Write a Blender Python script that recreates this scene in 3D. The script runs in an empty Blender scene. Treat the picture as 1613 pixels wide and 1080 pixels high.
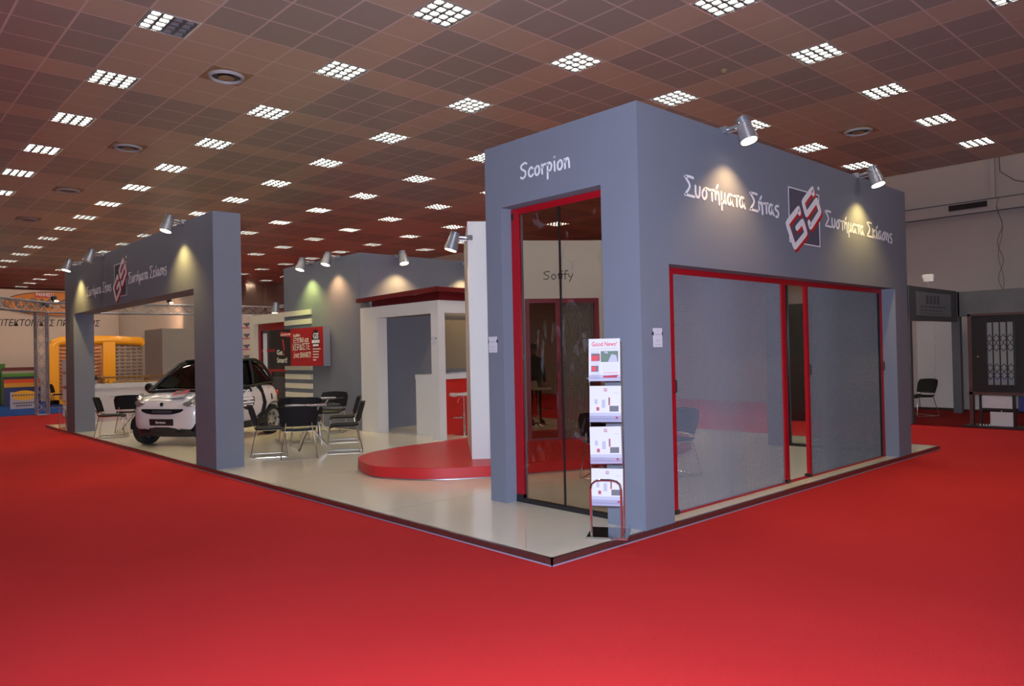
import bpy, bmesh, math, random
from mathutils import Vector, Matrix
random.seed(7)
PI = math.pi
sc = bpy.context.scene
C = sc.collection

# ------------------------------------------------------------------ camera, world, flash, exposure
CAM = Vector((-3.96190, -3.90386, 1.6))
YAW, PITCH, ROLL, FPX = 0.8252, 0.012, -0.0211, 1174.6
_f = Vector((math.cos(YAW)*math.cos(PITCH), math.sin(YAW)*math.cos(PITCH), math.sin(PITCH)))
_r = Vector((math.sin(YAW), -math.cos(YAW), 0)); _u = _r.cross(_f)
_r2 = _r*math.cos(ROLL)+_u*math.sin(ROLL); _u2 = -_r*math.sin(ROLL)+_u*math.cos(ROLL)
cd = bpy.data.cameras.new('camera'); cam = bpy.data.objects.new('camera', cd); C.objects.link(cam)
cd.sensor_fit = 'HORIZONTAL'; cd.sensor_width = 36; cd.lens = 36*FPX/1613; cd.clip_start = .05; cd.clip_end = 200
M = Matrix(((_r2.x, _u2.x, -_f.x), (_r2.y, _u2.y, -_f.y), (_r2.z, _u2.z, -_f.z))).to_4x4(); M.translation = CAM
cam.matrix_world = M
sc.camera = cam
sc.view_settings.view_transform = 'Standard'; sc.view_settings.look = 'None'
sc.view_settings.gamma = 1; sc.view_settings.use_curve_mapping = False
sc.view_settings.exposure = 0.0
w = bpy.data.worlds.new('world'); sc.world = w; w.use_nodes = True
w.node_tree.nodes['Background'].inputs[0].default_value = (1.0, .78, .62, 1)
w.node_tree.nodes['Background'].inputs[1].default_value = .38
PANEL_L = 52.0        # radiance of the ceiling light panels
FLASH_W = 2900.0
fl = bpy.data.lights.new('camera_flash', 'SPOT'); fl.energy = FLASH_W; fl.color = (.66, .78, 1.0)
fl.spot_size = math.radians(112); fl.spot_blend = .55; fl.shadow_soft_size = .04
flo = bpy.data.objects.new('camera_flash', fl); C.objects.link(flo)
flo.location = CAM+Vector((0, 0, .13)); flo.rotation_euler = cam.matrix_world.to_euler()

# ------------------------------------------------------------------ helpers
class G:
    """collects faces for one mesh"""
    def __init__(s): s.v = []; s.f = []; s.m = []; s.mi = 0
    def add(s, vs, fs):
        b = len(s.v); s.v += [Vector(p) for p in vs]
        for q in fs: s.f.append([b+i for i in q]); s.m.append(s.mi)
        return s
    def box(s, x0, x1, y0, y1, z0, z1):
        return s.add([(x0,y0,z0),(x1,y0,z0),(x1,y1,z0),(x0,y1,z0),(x0,y0,z1),(x1,y0,z1),(x1,y1,z1),(x0,y1,z1)],
            [(3,2,1,0),(4,5,6,7),(0,1,5,4),(1,2,6,5),(2,3,7,6),(3,0,4,7)])
    def fbox(s, F, a0, a1, b0, b1, c0, c1):
        P = [(a0,b0,c0),(a1,b0,c0),(a1,b1,c0),(a0,b1,c0),(a0,b0,c1),(a1,b0,c1),(a1,b1,c1),(a0,b1,c1)]
        return s.add([F(*p) for p in P], [(3,2,1,0),(4,5,6,7),(0,1,5,4),(1,2,6,5),(2,3,7,6),(3,0,4,7)])
    def cyl(s, p0, p1, r, n=16, r2=None, caps=True):
        p0, p1 = Vector(p0), Vector(p1); r2 = r if r2 is None else r2
        d = (p1-p0).normalized(); a = d.orthogonal().normalized(); b = d.cross(a)
        vs = [p0+(a*math.cos(t)+b*math.sin(t))*r for t in [2*PI*i/n for i in range(n)]]
        vs += [p1+(a*math.cos(t)+b*math.sin(t))*r2 for t in [2*PI*i/n for i in range(n)]]
        fs = [(i, (i+1) % n, n+(i+1) % n, n+i) for i in range(n)]
        if caps: fs += [tuple(range(n-1, -1, -1)), tuple(range(n, 2*n))]
        return s.add(vs, fs)
    def tube(s, pts, r, n=8, closed=False):
        P = [Vector(p) for p in pts]; m = len(P); rings = []; prev = None
        for i in range(m):
            if closed: d = (P[(i+1) % m]-P[i-1])
            else: d = P[min(i+1, m-1)]-P[max(i-1, 0)]
            d = d.normalized()
            a = d.orthogonal().normalized() if prev is None else (prev-d*prev.dot(d)).normalized()
            prev = a; b = d.cross(a)
            rings.append([P[i]+(a*math.cos(t)+b*math.sin(t))*r for t in [2*PI*k/n for k in range(n)]])
        vs = [p for R in rings for p in R]; fs = []
        for i in range(m if closed else m-1):
            j = (i+1) % m
            for k in range(n): fs.append((i*n+k, i*n+(k+1) % n, j*n+(k+1) % n, j*n+k))
        if not closed: fs += [tuple(range(n-1, -1, -1)), tuple(range((m-1)*n, m*n))]
        return s.add(vs, fs)
    def lathe(s, prof, o=(0,0,0), n=24, ax='z', caps=True):
        o = Vector(o); vs = []; m = len(prof)
        for r, h in prof:
            for k in range(n):
                t = 2*PI*k/n; c, d = r*math.cos(t), r*math.sin(t)
                vs.append(o+Vector({'z': (c,d,h), 'x': (h,c,d), 'y': (d,h,c)}[ax]))
        fs = [(i*n+k, i*n+(k+1) % n, (i+1)*n+(k+1) % n, (i+1)*n+k) for i in range(m-1) for k in range(n)]
        if caps: fs += [tuple(range(n-1, -1, -1)), tuple(range((m-1)*n, m*n))]
        return s.add(vs, fs)
    def prism(s, poly, F, c0, c1):
        n = len(poly)
        vs = [F(a, b, c0) for a, b in poly]+[F(a, b, c1) for a, b in poly]
        return s.add(vs, [tuple(range(n-1, -1, -1)), tuple(range(n, 2*n))]+[(i, (i+1) % n, n+(i+1) % n, n+i) for i in range(n)])
    def ribbon(s, pts, wd, F, t=.003, c=0.0, smooth=True, closed=False):
        P = [Vector(p) for p in pts]
        if smooth and len(P) > 2:
            Q = []
            for i in range(len(P)-1):
                a, b, c1, d = P[max(i-1, 0)], P[i], P[i+1], P[min(i+2, len(P)-1)]
                for k in range(5):
                    u = k/5; Q.append(.5*((2*b)+(c1-a)*u+(2*a-5*b+4*c1-d)*u*u+(3*b-a-3*c1+d)*u**3))
            Q.append(P[-1]); P = Q
        m = len(P); L = []; R = []
        for i in range(m):
            if closed: d0 = (P[i]-P[i-1]).normalized(); d1 = (P[(i+1) % m]-P[i]).normalized()
            else:
                d0 = (P[i]-P[i-1]).normalized() if i else (P[1]-P[0]).normalized()
                d1 = (P[i+1]-P[i]).normalized() if i < m-1 else d0
            n0 = Vector((-d0.y, d0.x)); n1 = Vector((-d1.y, d1.x)); nn = n0+n1
            if nn.length < .2: nn = n1
            nn.normalize(); k = 1/max(.45, nn.dot(n1)); L.append(P[i]+nn*wd/2*k); R.append(P[i]-nn*wd/2*k)
        vs = []
        for i in range(m): vs += [F(L[i].x, L[i].y, c), F(R[i].x, R[i].y, c), F(L[i].x, L[i].y, c+t), F(R[i].x, R[i].y, c+t)]
        fs = []
        for i in range(m if closed else m-1):
            a = 4*i; b = 4*((i+1) % m)
            fs += [(a+2, a+3, b+3, b+2), (a, a+2, b+2, b), (a+3, a+1, b+1, b+3), (a+1, a, b, b+1)]
        if not closed: fs += [(0,1,3,2), (4*m-4, 4*m-2, 4*m-1, 4*m-3)]
        s.add(vs, fs)
        if not closed:
            for e in (P[0], P[-1]):
                s.prism([(e.x+wd/2*math.cos(2*PI*k/10), e.y+wd/2*math.sin(2*PI*k/10)) for k in range(10)], F, c, c+t*.98)
        return s
    def text(s, string, F, size, t=.002, c=0.0, width=None, shear=0, bold=0):
        cu = bpy.data.curves.new('t', 'FONT'); cu.body = string; cu.size = size; cu.shear = shear; cu.extrude = t/2; cu.offset = bold; cu.resolution_u = 3
        o = bpy.data.objects.new('t', cu); C.objects.link(o)
        me = o.to_mesh(); xs = [v.co.x for v in me.vertices] or [0, 1]
        x0 = min(xs); k = 1 if width is None else width/(max(xs)-x0)
        s.add([F((v.co.x-x0)*k, v.co.y, c+t/2+v.co.z) for v in me.vertices], [tuple(p.vertices) for p in me.polygons])
        o.to_mesh_clear(); bpy.data.objects.remove(o); bpy.data.curves.remove(cu)
        return s
    def build(s, name, mats, parent=None, world=False, angle=35, smooth=True):
        vs = s.v
        if world and parent is not None:
            inv = wmat(parent).inverted(); vs = [inv @ p for p in vs]
        me = bpy.data.meshes.new(name); me.from_pydata([tuple(p) for p in vs], [], s.f)
        for mt in (mats if isinstance(mats, (list, tuple)) else [mats]): me.materials.append(mt)
        me.polygons.foreach_set('material_index', s.m)
        bm = bmesh.new(); bm.from_mesh(me); bmesh.ops.recalc_face_normals(bm, faces=bm.faces); bm.to_mesh(me); bm.free()
        if smooth:
            me.shade_smooth(); me.set_sharp_from_angle(angle=math.radians(angle))
        o = bpy.data.objects.new(name, me); C.objects.link(o)
        if parent is not None: o.parent = parent
        return o

def tmat(o): return Matrix.Translation(o.location) @ o.rotation_euler.to_matrix().to_4x4()
def wmat(o): return (wmat(o.parent) @ tmat(o)) if o.parent else tmat(o)
def Fr(o, u, v):
    o, u, v = Vector(o), Vector(u).normalized(), Vector(v).normalized(); n = u.cross(v)
    return lambda a, b, c=0.0: o+u*a+v*b+n*c
def tag(o, label, cat, group=None, kind=None):
    if label: o['label'] = label
    if cat: o['category'] = cat
    if group: o['group'] = group
    if kind: o['kind'] = kind
    return o
def thing(name, label, cat, loc=(0,0,0), rz=0, group=None):
    o = bpy.data.objects.new(name, None); C.objects.link(o); o.location = loc; o.rotation_euler = (0, 0, rz)
    o.empty_display_size = .1
    return tag(o, label, cat, group)
def dup(root, loc, rz, label=None, group=None, name=None):
    r = root.copy(); C.objects.link(r); r.location = loc; r.rotation_euler = (0, 0, rz)
    if label: r['label'] = label
    if group: r['group'] = group
    for ch in list(root.children):
        c = ch.copy(); C.objects.link(c); c.parent = r
        for g in list(ch.children):
            d = g.copy(); C.objects.link(d); d.parent = c
    return r
def struct(o):
    o['kind'] = 'structure'; return o

# ------------------------------------------------------------------ materials
def srgb(r, g, b):
    f = lambda c: (c/255/12.92) if c <= 10 else ((c/255+.055)/1.055)**2.4
    return (f(r), f(g), f(b), 1)
def mat(name, col, rough=.5, metal=0, spec=.5, noise=0, nscale=20, bump=0, bscale=80, emit=None, estr=0, coat=0):
    m = bpy.data.materials.new(name); m.use_nodes = True; nt = m.node_tree; p = nt.nodes['Principled BSDF']
    col = col if len(col) == 4 else (*col, 1)
    p.inputs['Base Color'].default_value = col; p.inputs['Roughness'].default_value = rough
    p.inputs['Metallic'].default_value = metal; p.inputs['Specular IOR Level'].default_value = spec
    if coat: p.inputs['Coat Weight'].default_value = coat; p.inputs['Coat Roughness'].default_value = .05
    if emit: p.inputs['Emission Color'].default_value = (*emit[:3], 1); p.inputs['Emission Strength'].default_value = estr
    if noise or bump:
        tc = nt.nodes.new('ShaderNodeTexCoord')
        n = nt.nodes.new('ShaderNodeTexNoise'); n.inputs['Scale'].default_value = nscale; n.inputs['Detail'].default_value = 4
        nt.links.new(tc.outputs['Object'], n.inputs['Vector'])
        if noise:
            mx = nt.nodes.new('ShaderNodeMix'); mx.data_type = 'RGBA'
            mx.inputs['A'].default_value = tuple(c*(1-noise) for c in col[:3])+(1,)
            mx.inputs['B'].default_value = tuple(min(1, c*(1+noise)) for c in col[:3])+(1,)
            nt.links.new(n.outputs['Fac'], mx.inputs['Factor']); nt.links.new(mx.outputs['Result'], p.inputs['Base Color'])
        if bump:
            n2 = nt.nodes.new('ShaderNodeTexNoise'); n2.inputs['Scale'].default_value = bscale; n2.inputs['Detail'].default_value = 3
            nt.links.new(tc.outputs['Object'], n2.inputs['Vector'])
            b = nt.nodes.new('ShaderNodeBump'); b.inputs['Strength'].default_value = bump; b.inputs['Distance'].default_value = .01
            nt.links.new(n2.outputs['Fac'], b.inputs['Height']); nt.links.new(b.outputs['Normal'], p.inputs['Normal'])
    return m
def glassy(name, col, trans, rough=.03, smear_sheen=0):
    """pane: mix of see-through and glossy surface"""
    m = bpy.data.materials.new(name); m.use_nodes = True; nt = m.node_tree; nt.nodes.clear()
    out = nt.nodes.new('ShaderNodeOutputMaterial'); tr = nt.nodes.new('ShaderNodeBsdfTransparent'); tr.inputs[0].default_value = (*trans, 1)
    gl = nt.nodes.new('ShaderNodeBsdfGlossy'); gl.inputs['Roughness'].default_value = rough; gl.inputs[0].default_value = (*col, 1)
    lw = nt.nodes.new('ShaderNodeLayerWeight'); lw.inputs[0].default_value = .5
    pw = nt.nodes.new('ShaderNodeMath'); pw.operation = 'POWER'; pw.inputs[1].default_value = 4; nt.links.new(lw.outputs['Facing'], pw.inputs[0])
    fr = nt.nodes.new('ShaderNodeMath'); fr.operation = 'MULTIPLY_ADD'; fr.inputs[1].default_value = .55; fr.inputs[2].default_value = .025; nt.links.new(pw.outputs[0], fr.inputs[0])
    mx = nt.nodes.new('ShaderNodeMixShader'); nt.links.new(fr.outputs[0], mx.inputs[0]); nt.links.new(tr.outputs[0], mx.inputs[1]); nt.links.new(gl.outputs[0], mx.inputs[2])
    last = mx
    if smear_sheen:
        tc = nt.nodes.new('ShaderNodeTexCoord'); mp = nt.nodes.new('ShaderNodeMapping'); mp.inputs['Rotation'].default_value = (.9, .3, .2)
        mp.inputs['Scale'].default_value = (1, 3.2, 1.6); n = nt.nodes.new('ShaderNodeTexNoise'); n.inputs['Scale'].default_value = 2.2; n.inputs['Detail'].default_value = 6; n.inputs['Distortion'].default_value = 1.2
        nt.links.new(tc.outputs['Object'], mp.inputs[0]); nt.links.new(mp.outputs[0], n.inputs['Vector'])
        rp = nt.nodes.new('ShaderNodeMapRange'); rp.inputs[1].default_value = .60; rp.inputs[2].default_value = .85; rp.inputs[3].default_value = .0; rp.inputs[4].default_value = smear_sheen
        nt.links.new(n.outputs['Fac'], rp.inputs[0])
        df = nt.nodes.new('ShaderNodeBsdfDiffuse'); df.inputs[0].default_value = (.7, .7, .75, 1)  # pale streaks: smears plus plastic-wrap reflections painted as diffuse colour
        m2 = nt.nodes.new('ShaderNodeMixShader'); nt.links.new(rp.outputs[0], m2.inputs[0]); nt.links.new(mx.outputs[0], m2.inputs[1]); nt.links.new(df.outputs[0], m2.inputs[2]); last = m2
    nt.links.new(last.outputs[0], out.inputs[0]); return m
def meshy(name, col, cover, px=.02, pz=.02):
    """woven insect screen: opaque threads over see-through gaps"""
    m = bpy.data.materials.new(name); m.use_nodes = True; nt = m.node_tree; nt.nodes.clear(); N = nt.nodes.new; L = nt.links.new
    out = N('ShaderNodeOutputMaterial'); tr = N('ShaderNodeBsdfTransparent'); df = N('ShaderNodeBsdfDiffuse'); df.inputs[0].default_value = (*col, 1)
    tc = N('ShaderNodeTexCoord'); sp = N('ShaderNodeSeparateXYZ'); L(tc.outputs['Object'], sp.inputs[0])
    def wave(s, per, thr):
        a = N('ShaderNodeMath'); a.operation = 'DIVIDE'; a.inputs[1].default_value = per; L(sp.outputs[s], a.inputs[0])
        f = N('ShaderNodeMath'); f.operation = 'FRACT'; L(a.outputs[0], f.inputs[0])
        g = N('ShaderNodeMath'); g.operation = 'LESS_THAN'; g.inputs[1].default_value = thr; L(f.outputs[0], g.inputs[0]); return g
    a, b = wave(0, px, .22), wave(2, pz, .22)
    mxx = N('ShaderNodeMath'); mxx.operation = 'MAXIMUM'; L(a.outputs[0], mxx.inputs[0]); L(b.outputs[0], mxx.inputs[1])
    mr = N('ShaderNodeMapRange'); mr.inputs[3].default_value = cover; mr.inputs[4].default_value = min(1, cover+.3); L(mxx.outputs[0], mr.inputs[0])
    mx = N('ShaderNodeMixShader'); L(mr.outputs[0], mx.inputs[0]); L(tr.outputs[0], mx.inputs[1]); L(df.outputs[0], mx.inputs[2]); L(mx.outputs[0], out.inputs[0])
    return m

# ceiling tile / light grid
HC = 5.393; GX, GY, PT = 1.146, 2.661, 2.2091; TL = PT/4
def ceiling_mat():
    m = bpy.data.materials.new('ceiling_tiles'); m.use_nodes = True; nt = m.node_tree; N = nt.nodes.new; L = nt.links.new
    p = nt.nodes['Principled BSDF']; p.inputs['Roughness'].default_value = .38; p.inputs['Specular IOR Level'].default_value = .5; p.inputs['Metallic'].default_value = .28
    ge = N('ShaderNodeNewGeometry'); sp = N('ShaderNodeSeparateXYZ'); L(ge.outputs['Position'], sp.inputs[0])
    def mth(op, a, b=None):
        n = N('ShaderNodeMath'); n.operation = op
        for i, q in enumerate((a, b)):
            if q is None: continue
            if isinstance(q, (int, float)): n.inputs[i].default_value = q
            else: L(q, n.inputs[i])
        return n.outputs[0]
    res = []
    for s, g in ((0, GX), (1, GY)):
        u = mth('DIVIDE', mth('SUBTRACT', sp.outputs[s], g-TL/2), TL)
        fr = mth('FRACT', mth('ADD', u, 400))
        line = mth('MAXIMUM', mth('LESS_THAN', fr, .022), mth('GREATER_THAN', fr, .978))
        k = mth('MODULO', mth('FLOOR', mth('ADD', u, 400)), 4)
        band = mth('LESS_THAN', k, .5)
        cell = mth('MODULO', mth('FLOOR', mth('DIVIDE', mth('ADD', u, 400), 4)), 2)
        res.append((line, band, cell, u))
    line = mth('MAXIMUM', res[0][0], res[1][0]); band = mth('MAXIMUM', res[0][1], res[1][1])
    # every second cell of every third row carries an air diffuser and gets the pale tone throughout
    cx = mth('FLOOR', mth('DIVIDE', mth('ADD', res[0][3], 400), 4)); okx = mth('LESS_THAN', mth('MODULO', mth('ADD', cx, 1), 4), .5)
    oky = mth('GREATER_THAN', res[1][2], .5)
    dcell = mth('MULTIPLY', okx, oky); pale = mth('MAXIMUM', band, dcell)
    mx = N('ShaderNodeMix'); mx.data_type = 'RGBA'; mx.inputs['A'].default_value = (.335, .285, .255, 1); mx.inputs['B'].default_value = (.49, .37, .29, 1); L(pale, mx.inputs['Factor'])  # the two tile tones mostly paint in sheen on the metal tiles
    mz = N('ShaderNodeMix'); mz.data_type = 'RGBA'; mz.inputs['B'].default_value = (.62, .50, .47, 1); L(mx.outputs['Result'], mz.inputs['A']); L(line, mz.inputs['Factor'])
    nz = N('ShaderNodeTexNoise'); nz.inputs['Scale'].default_value = .35; L(ge.outputs['Position'], nz.inputs['Vector'])
    mv = N('ShaderNodeMix'); mv.data_type = 'RGBA'; mv.blend_type = 'MULTIPLY'; mv.inputs['Factor'].default_value = .35; L(mz.outputs['Result'], mv.inputs['A']); L(nz.outputs['Color'], mv.inputs['B'])
    L(mz.outputs['Result'], p.inputs['Base Color'])
    return m
M_ceil = ceiling_mat()
def carpet_mat():
    m = mat('red_carpet', (.42, .010, .010), rough=.95, spec=.15, bump=.35, bscale=260)
    nt = m.node_tree; p = nt.nodes['Principled BSDF']; N = nt.nodes.new; L = nt.links.new
    tc = N('ShaderNodeTexCoord'); n1 = N('ShaderNodeTexNoise'); n1.inputs['Scale'].default_value = .55; n1.inputs['Detail'].default_value = 5; L(tc.outputs['Object'], n1.inputs['Vector'])
    n2 = N('ShaderNodeTexNoise'); n2.inputs['Scale'].default_value = 140; n2.inputs['Detail'].default_value = 2; L(tc.outputs['Object'], n2.inputs['Vector'])
    ad = N('ShaderNodeMath'); ad.operation = 'ADD'; L(n1.outputs['Fac'], ad.inputs[0]); L(n2.outputs['Fac'], ad.inputs[1])
    mr = N('ShaderNodeMapRange'); mr.inputs[1].default_value = .6; mr.inputs[2].default_value = 1.4; L(ad.outputs[0], mr.inputs[0])
    mx = N('ShaderNodeMix'); mx.data_type = 'RGBA'; mx.inputs['A'].default_value = (.42, .014, .015, 1); mx.inputs['B'].default_value = (.53, .023, .024, 1)
    L(mr.outputs[0], mx.inputs['Factor']); L(mx.outputs['Result'], p.inputs['Base Color']); return m
M_carpet = carpet_mat()
M_grey = mat('grey_painted_panel', (.158, .170, .212), .75, spec=.25, noise=.05, nscale=3, bump=.05, bscale=60)
M_greyd = mat('dark_grey_panel', (.085, .088, .098), .7, spec=.25, noise=.06, nscale=3)
M_white = mat('white_painted_panel', (.62, .60, .58), .55, spec=.3, noise=.02, nscale=4)
M_cream = mat('cream_panel', (.66, .61, .50), .55, spec=.3)
M_wall = mat('pale_hall_wall', (.36, .315, .295), .8, spec=.2, noise=.06, nscale=1.5)
M_boothw = mat('booth_white_wall', (.60, .50, .43), .7, spec=.2, noise=.03, nscale=2)
M_red = mat('red_lacquered_frame', (.30, .004, .010), .35, spec=.4)
M_dred = mat('dark_red_slats', (.13, .004, .006), .4)
M_redp = mat('red_stage_vinyl', (.46, .014, .014), .36, spec=.25, noise=.08, nscale=3)
M_reds = mat('red_stage_side', (.50, .018, .020), .45, spec=.4)
M_lamf = mat('glossy_cream_floor', (.66, .60, .49), .13, spec=.45, noise=.03, nscale=1.2)
M_black = mat('black_plastic', (.012, .012, .014), .45)
M_blackm = mat('black_metal', (.015, .013, .013), .3, spec=.5)
M_chrome = mat('chrome', (.75, .75, .76), .12, metal=1)
M_alu = mat('cast_aluminium', (.42, .43, .46), .35, metal=.8)
M_alud = mat('scuffed_edge_metal', (.22, .17, .16), .28, metal=.9, noise=.3, nscale=30)
M_ltxt = mat('white_lettering', (.72, .70, .74), .6)
M_dtxt = mat('dark_lettering', (.035, .03, .032), .6)
M_logor = mat('logo_red', (.45, .012, .016), .4)
M_logod = mat('logo_dark_square', (.075, .07, .105), .5)
M_blue = mat('blue_carpet', (.020, .075, .30), .95, spec=.1, bump=.3, bscale=200)
M_glass = glassy('clear_pane', (.9, .9, .9), (.80, .77, .73), .02, smear_sheen=.13)
M_tint = glassy('tinted_pane', (.9, .9, .9), (.62, .58, .54), .03)
M_glassc = glassy('clear_glass', (1, 1, 1), (.85, .9, .88), .02)
M_net = meshy('insect_screen_net', (.165, .172, .205), .38, .019, .019)
M_net2 = meshy('grey_screen_net', (.125, .13, .14), .58, .019, .019)
M_paper = mat('printed_paper', (.55, .53, .58), .6)
M_pgrey = mat('print_grey', (.36, .35, .42), .6); M_pred = mat('print_red', (.55, .03, .05), .6); M_pdark = mat('print_dark', (.10, .09, .11), .6); M_pgreen = mat('print_green', (.09, .14, .10), .6)
M_lav = mat('print_lavender', (.36, .34, .43), .5)
M_acr = glassy('clear_acrylic', (1, 1, 1), (.93, .93, .96), .05)
M_tube = mat('fluorescent_tubes', (1, 1, 1), .5, emit=(1, .91, .74), estr=PANEL_L)
M_tubeoff = mat('unlit_tubes', (.35, .33, .36), .4)
M_louvre = mat('louvre_aluminium', (.80, .82, .84), .22, metal=.85)
M_lens = mat('spot_lens', (1, 1, 1), .4, emit=(1, .86, .55), estr=14)
M_lensoff = mat('spot_lens_off', (.5, .5, .5), .2)

# ------------------------------------------------------------------ hall shell
g = G(); g.box(-26, 16, -14, 46, -.1, 0); struct(g.build('floor', M_carpet))
lights = {}
def vis(P, mg=30):
    d = Vector(P)-CAM; z = d.dot(_f)
    if z < .5: return None
    x = 1613/2+FPX*d.dot(_r2)/z; y = 540-FPX*d.dot(_u2)/z
    return (x, y) if -mg < x < 1613+mg and -mg < y < 1080+mg else None
for i in range(-9, 6):
    for j in range(-3, 18):
        P = (GX+PT*i, GY+PT*j, HC)
        if P[0] < 13.6 and P[1] < 41 and vis(P): lights[(i, j)] = P
CX0, CX1, CY0, CY1 = -26.0, 13.80, -14.0, 41.0
g = G()
xs = [CX0]; ys = [CY0]
k0 = math.ceil((CX0-(GX-TL/2))/TL)
while GX-TL/2+k0*TL < CX1: xs.append(GX-TL/2+k0*TL); k0 += 1
xs.append(CX1); k0 = math.ceil((CY0-(GY-TL/2))/TL)
while GY-TL/2+k0*TL < CY1: ys.append(GY-TL/2+k0*TL); k0 += 1
ys.append(CY1)
holes = {(round(P[0], 2), round(P[1], 2)) for P in lights.values()}
nx, ny = len(xs), len(ys)
vv = [(x, y, HC) for x in xs for y in ys]; ff = []
for a in range(nx-1):
    for b in range(ny-1):
        c = (round((xs[a]+xs[a+1])/2, 2), round((ys[b]+ys[b+1])/2, 2))
        if any(abs(c[0]-h[0]) < .03 and abs(c[1]-h[1]) < .03 for h in holes): continue
        ff.append((a*ny+b, (a+1)*ny+b, (a+1)*ny+b+1, a*ny+b+1))
g.add(vv, ff); g.add([(CX1, CY0, HC), (CX1, CY1, HC), (CX1, CY1, HC+.35), (CX1, CY0, HC+.35)], [(0, 1, 2, 3)]); g.add([(CX1, 4, HC), (16, 4, HC), (16, 16.5, HC), (CX1, 16.5, HC)], [(0, 1, 2, 3)])
struct(g.build('ceiling', M_ceil, smooth=False))
g = G(); g.box(16.0, 16.2, -14, 46, 0, 7.6); struct(g.build('wall_right', M_wall))
g = G(); g.box(-26, 9.3, 41.0, 41.3, 0, HC); struct(g.build('wall_back', mat('brown_back_wall', (.20, .13, .10), .8, noise=.2, nscale=.6)))
g = G(); g.box(-26.2, -26, -14, 46, 0, HC); struct(g.build('wall_left', M_wall))

# ------------------------------------------------------------------ ceiling light panels
h = TL/2-.012
lroot = thing('ceiling_light', 'x', 'ceiling light', (0, 0, HC))
g = G()
for a, b, c, d in ((-h, h, -h-.0, -h+.014), (-h, h, h-.014, h), (-h, -h+.014, -h, h), (h-.014, h, -h, h)): g.box(a, b, c, d, -.006, .028)
g.box(-h, h, -h, h, .028, .034); g.build('housing', M_louvre, lroot, smooth=False)
g = G(); g.box(-h+.014, h-.014, -h+.014, h-.014, .016, .024); tubes = g.build('tubes', M_tube, lroot, smooth=False)
g = G()
for k in range(5):
    q = -h+.014+(2*h-.028)*k/4; t = .024
    g.add([(q-t, -h+.014, .0145), (q+t, -h+.014, .0145), (q+.016, -h+.014, 0), (q-.016, -h+.014, 0), (q-t, h-.014, .0145), (q+t, h-.014, .0145), (q+.016, h-.014, 0), (q-.016, h-.014, 0)],
          [(0,1,2,3), (4,5,6,7), (1,5,6,2), (0,4,7,3), (3,2,6,7), (0,1,5,4)])
    g.add([(-h+.014, q-t, .0145), (-h+.014, q+t, .0145), (-h+.014, q+.016, 0), (-h+.014, q-.016, 0), (h-.014, q-t, .0145), (h-.014, q+t, .0145), (h-.014, q+.016, 0), (h-.014, q-.016, 0)],
          [(0,1,2,3), (4,5,6,7), (1,5,6,2), (0,4,7,3), (3,2,6,7), (0,1,5,4)])
g.build('louvre', mat('louvre_blades', (.13, .14, .15), .45, metal=.3), lroot, smooth=False)
ORD = ['first', 'second', 'third', 'fourth', 'fifth', 'sixth', 'seventh', 'eighth', 'ninth', 'tenth', 'eleventh', 'twelfth']
ROWS = {-2: 'the row beyond the left edge', -1: 'the leftmost long row', 0: 'the row pointing at the arch',
        1: 'the row passing left of the tower', 2: 'the row above the tower corner', 3: 'the row above the tower spotlights',
        4: 'the second row from the right wall', 5: 'the row nearest the right wall'}
first = True
for i in range(-9, 6):
    row = sorted([j for (a, j) in lights if a == i])
    for n, j in enumerate(row):
        P = lights[(i, j)]
        if n < 8 and i in ROWS: lab = 'louvred ceiling light, %s from the front in %s' % (ORD[n], ROWS[i])
        elif i in ROWS: lab = 'tiny distant ceiling light at the far end of %s' % ROWS[i]
        else: lab = 'tiny distant louvred ceiling light far off at the left edge'
        if (i, j) == (-1, 1): lab = 'louvred ceiling light with only its left half lit, at the upper left'
        if first: o = lroot; o.location = P; o['label'] = lab; first = False
        else: o = dup(lroot, P, 0, lab)
        o['group'] = 'louvred ceiling lights'
        if (i, j) == (-1, 1): half_lit = o
lroot2 = half_lit
for c in list(half_lit.children):
    if c.name.startswith('tubes'): bpy.data.objects.remove(c)
g = G(); g.box(-h+.014, 0, -h+.014, h-.014, .016, .024); g.build('lit_tubes', M_tube, half_lit, smooth=False)
g = G(); g.box(0, h-.014, -h+.014, h-.014, .016, .024); g.build('unlit_tubes', M_tubeoff, half_lit, smooth=False)
# round air diffusers
M_diff = mat('diffuser_white', (.42, .40, .40), .5); M_rust = mat('diffuser_rusty_tile', (.30, .19, .10), .6, noise=.3, nscale=8)
def diffuser(loc, label):
    t = thing('air_diffuser', label, 'air vent', loc, 0, 'round ceiling air diffusers')
    g = G(); g.box(-.27, .27, -.27, .27, -.012, -.002); g.build('tile_plate', M_rust, t)
    g = G(); g.lathe([(.001, -.013), (.19, -.013), (.19, -.0145), (.001, -.0145)], n=28); g.build('cavity_shade', M_black, t)  # flat black disc paints in the shade of the duct opening
    n = 40; prof = [(.235, -.012), (.232, -.02), (.222, -.04), (.208, -.048), (.198, -.044), (.19, -.03), (.186, -.012)]
    g = G(); vs = [(r*math.cos(2*PI*k/n), r*math.sin(2*PI*k/n), z) for r, z in prof for k in range(n)]
    g.add(vs, [(i*n+k, i*n+(k+1) % n, (i+1)*n+(k+1) % n, (i+1)*n+k) for i in range(6) for k in range(n)]); g.build('outer_ring', M_diff, t)
    g = G(); g.lathe([(.02, -.014), (.10, -.035), (.105, -.045), (.06, -.055), (.001, -.058)], n=28); g.build('inner_cone', M_rust, t)
    return t
YD = GY+PT*1.5
diffuser((GX-PT/2, YD, HC), 'round rusty-edged air diffuser nearest the camera, left part of the ceiling')
diffuser((GX-PT/2, YD+2*PT, HC), 'round air diffuser in the middle distance, between the two left rows of lights')
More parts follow.
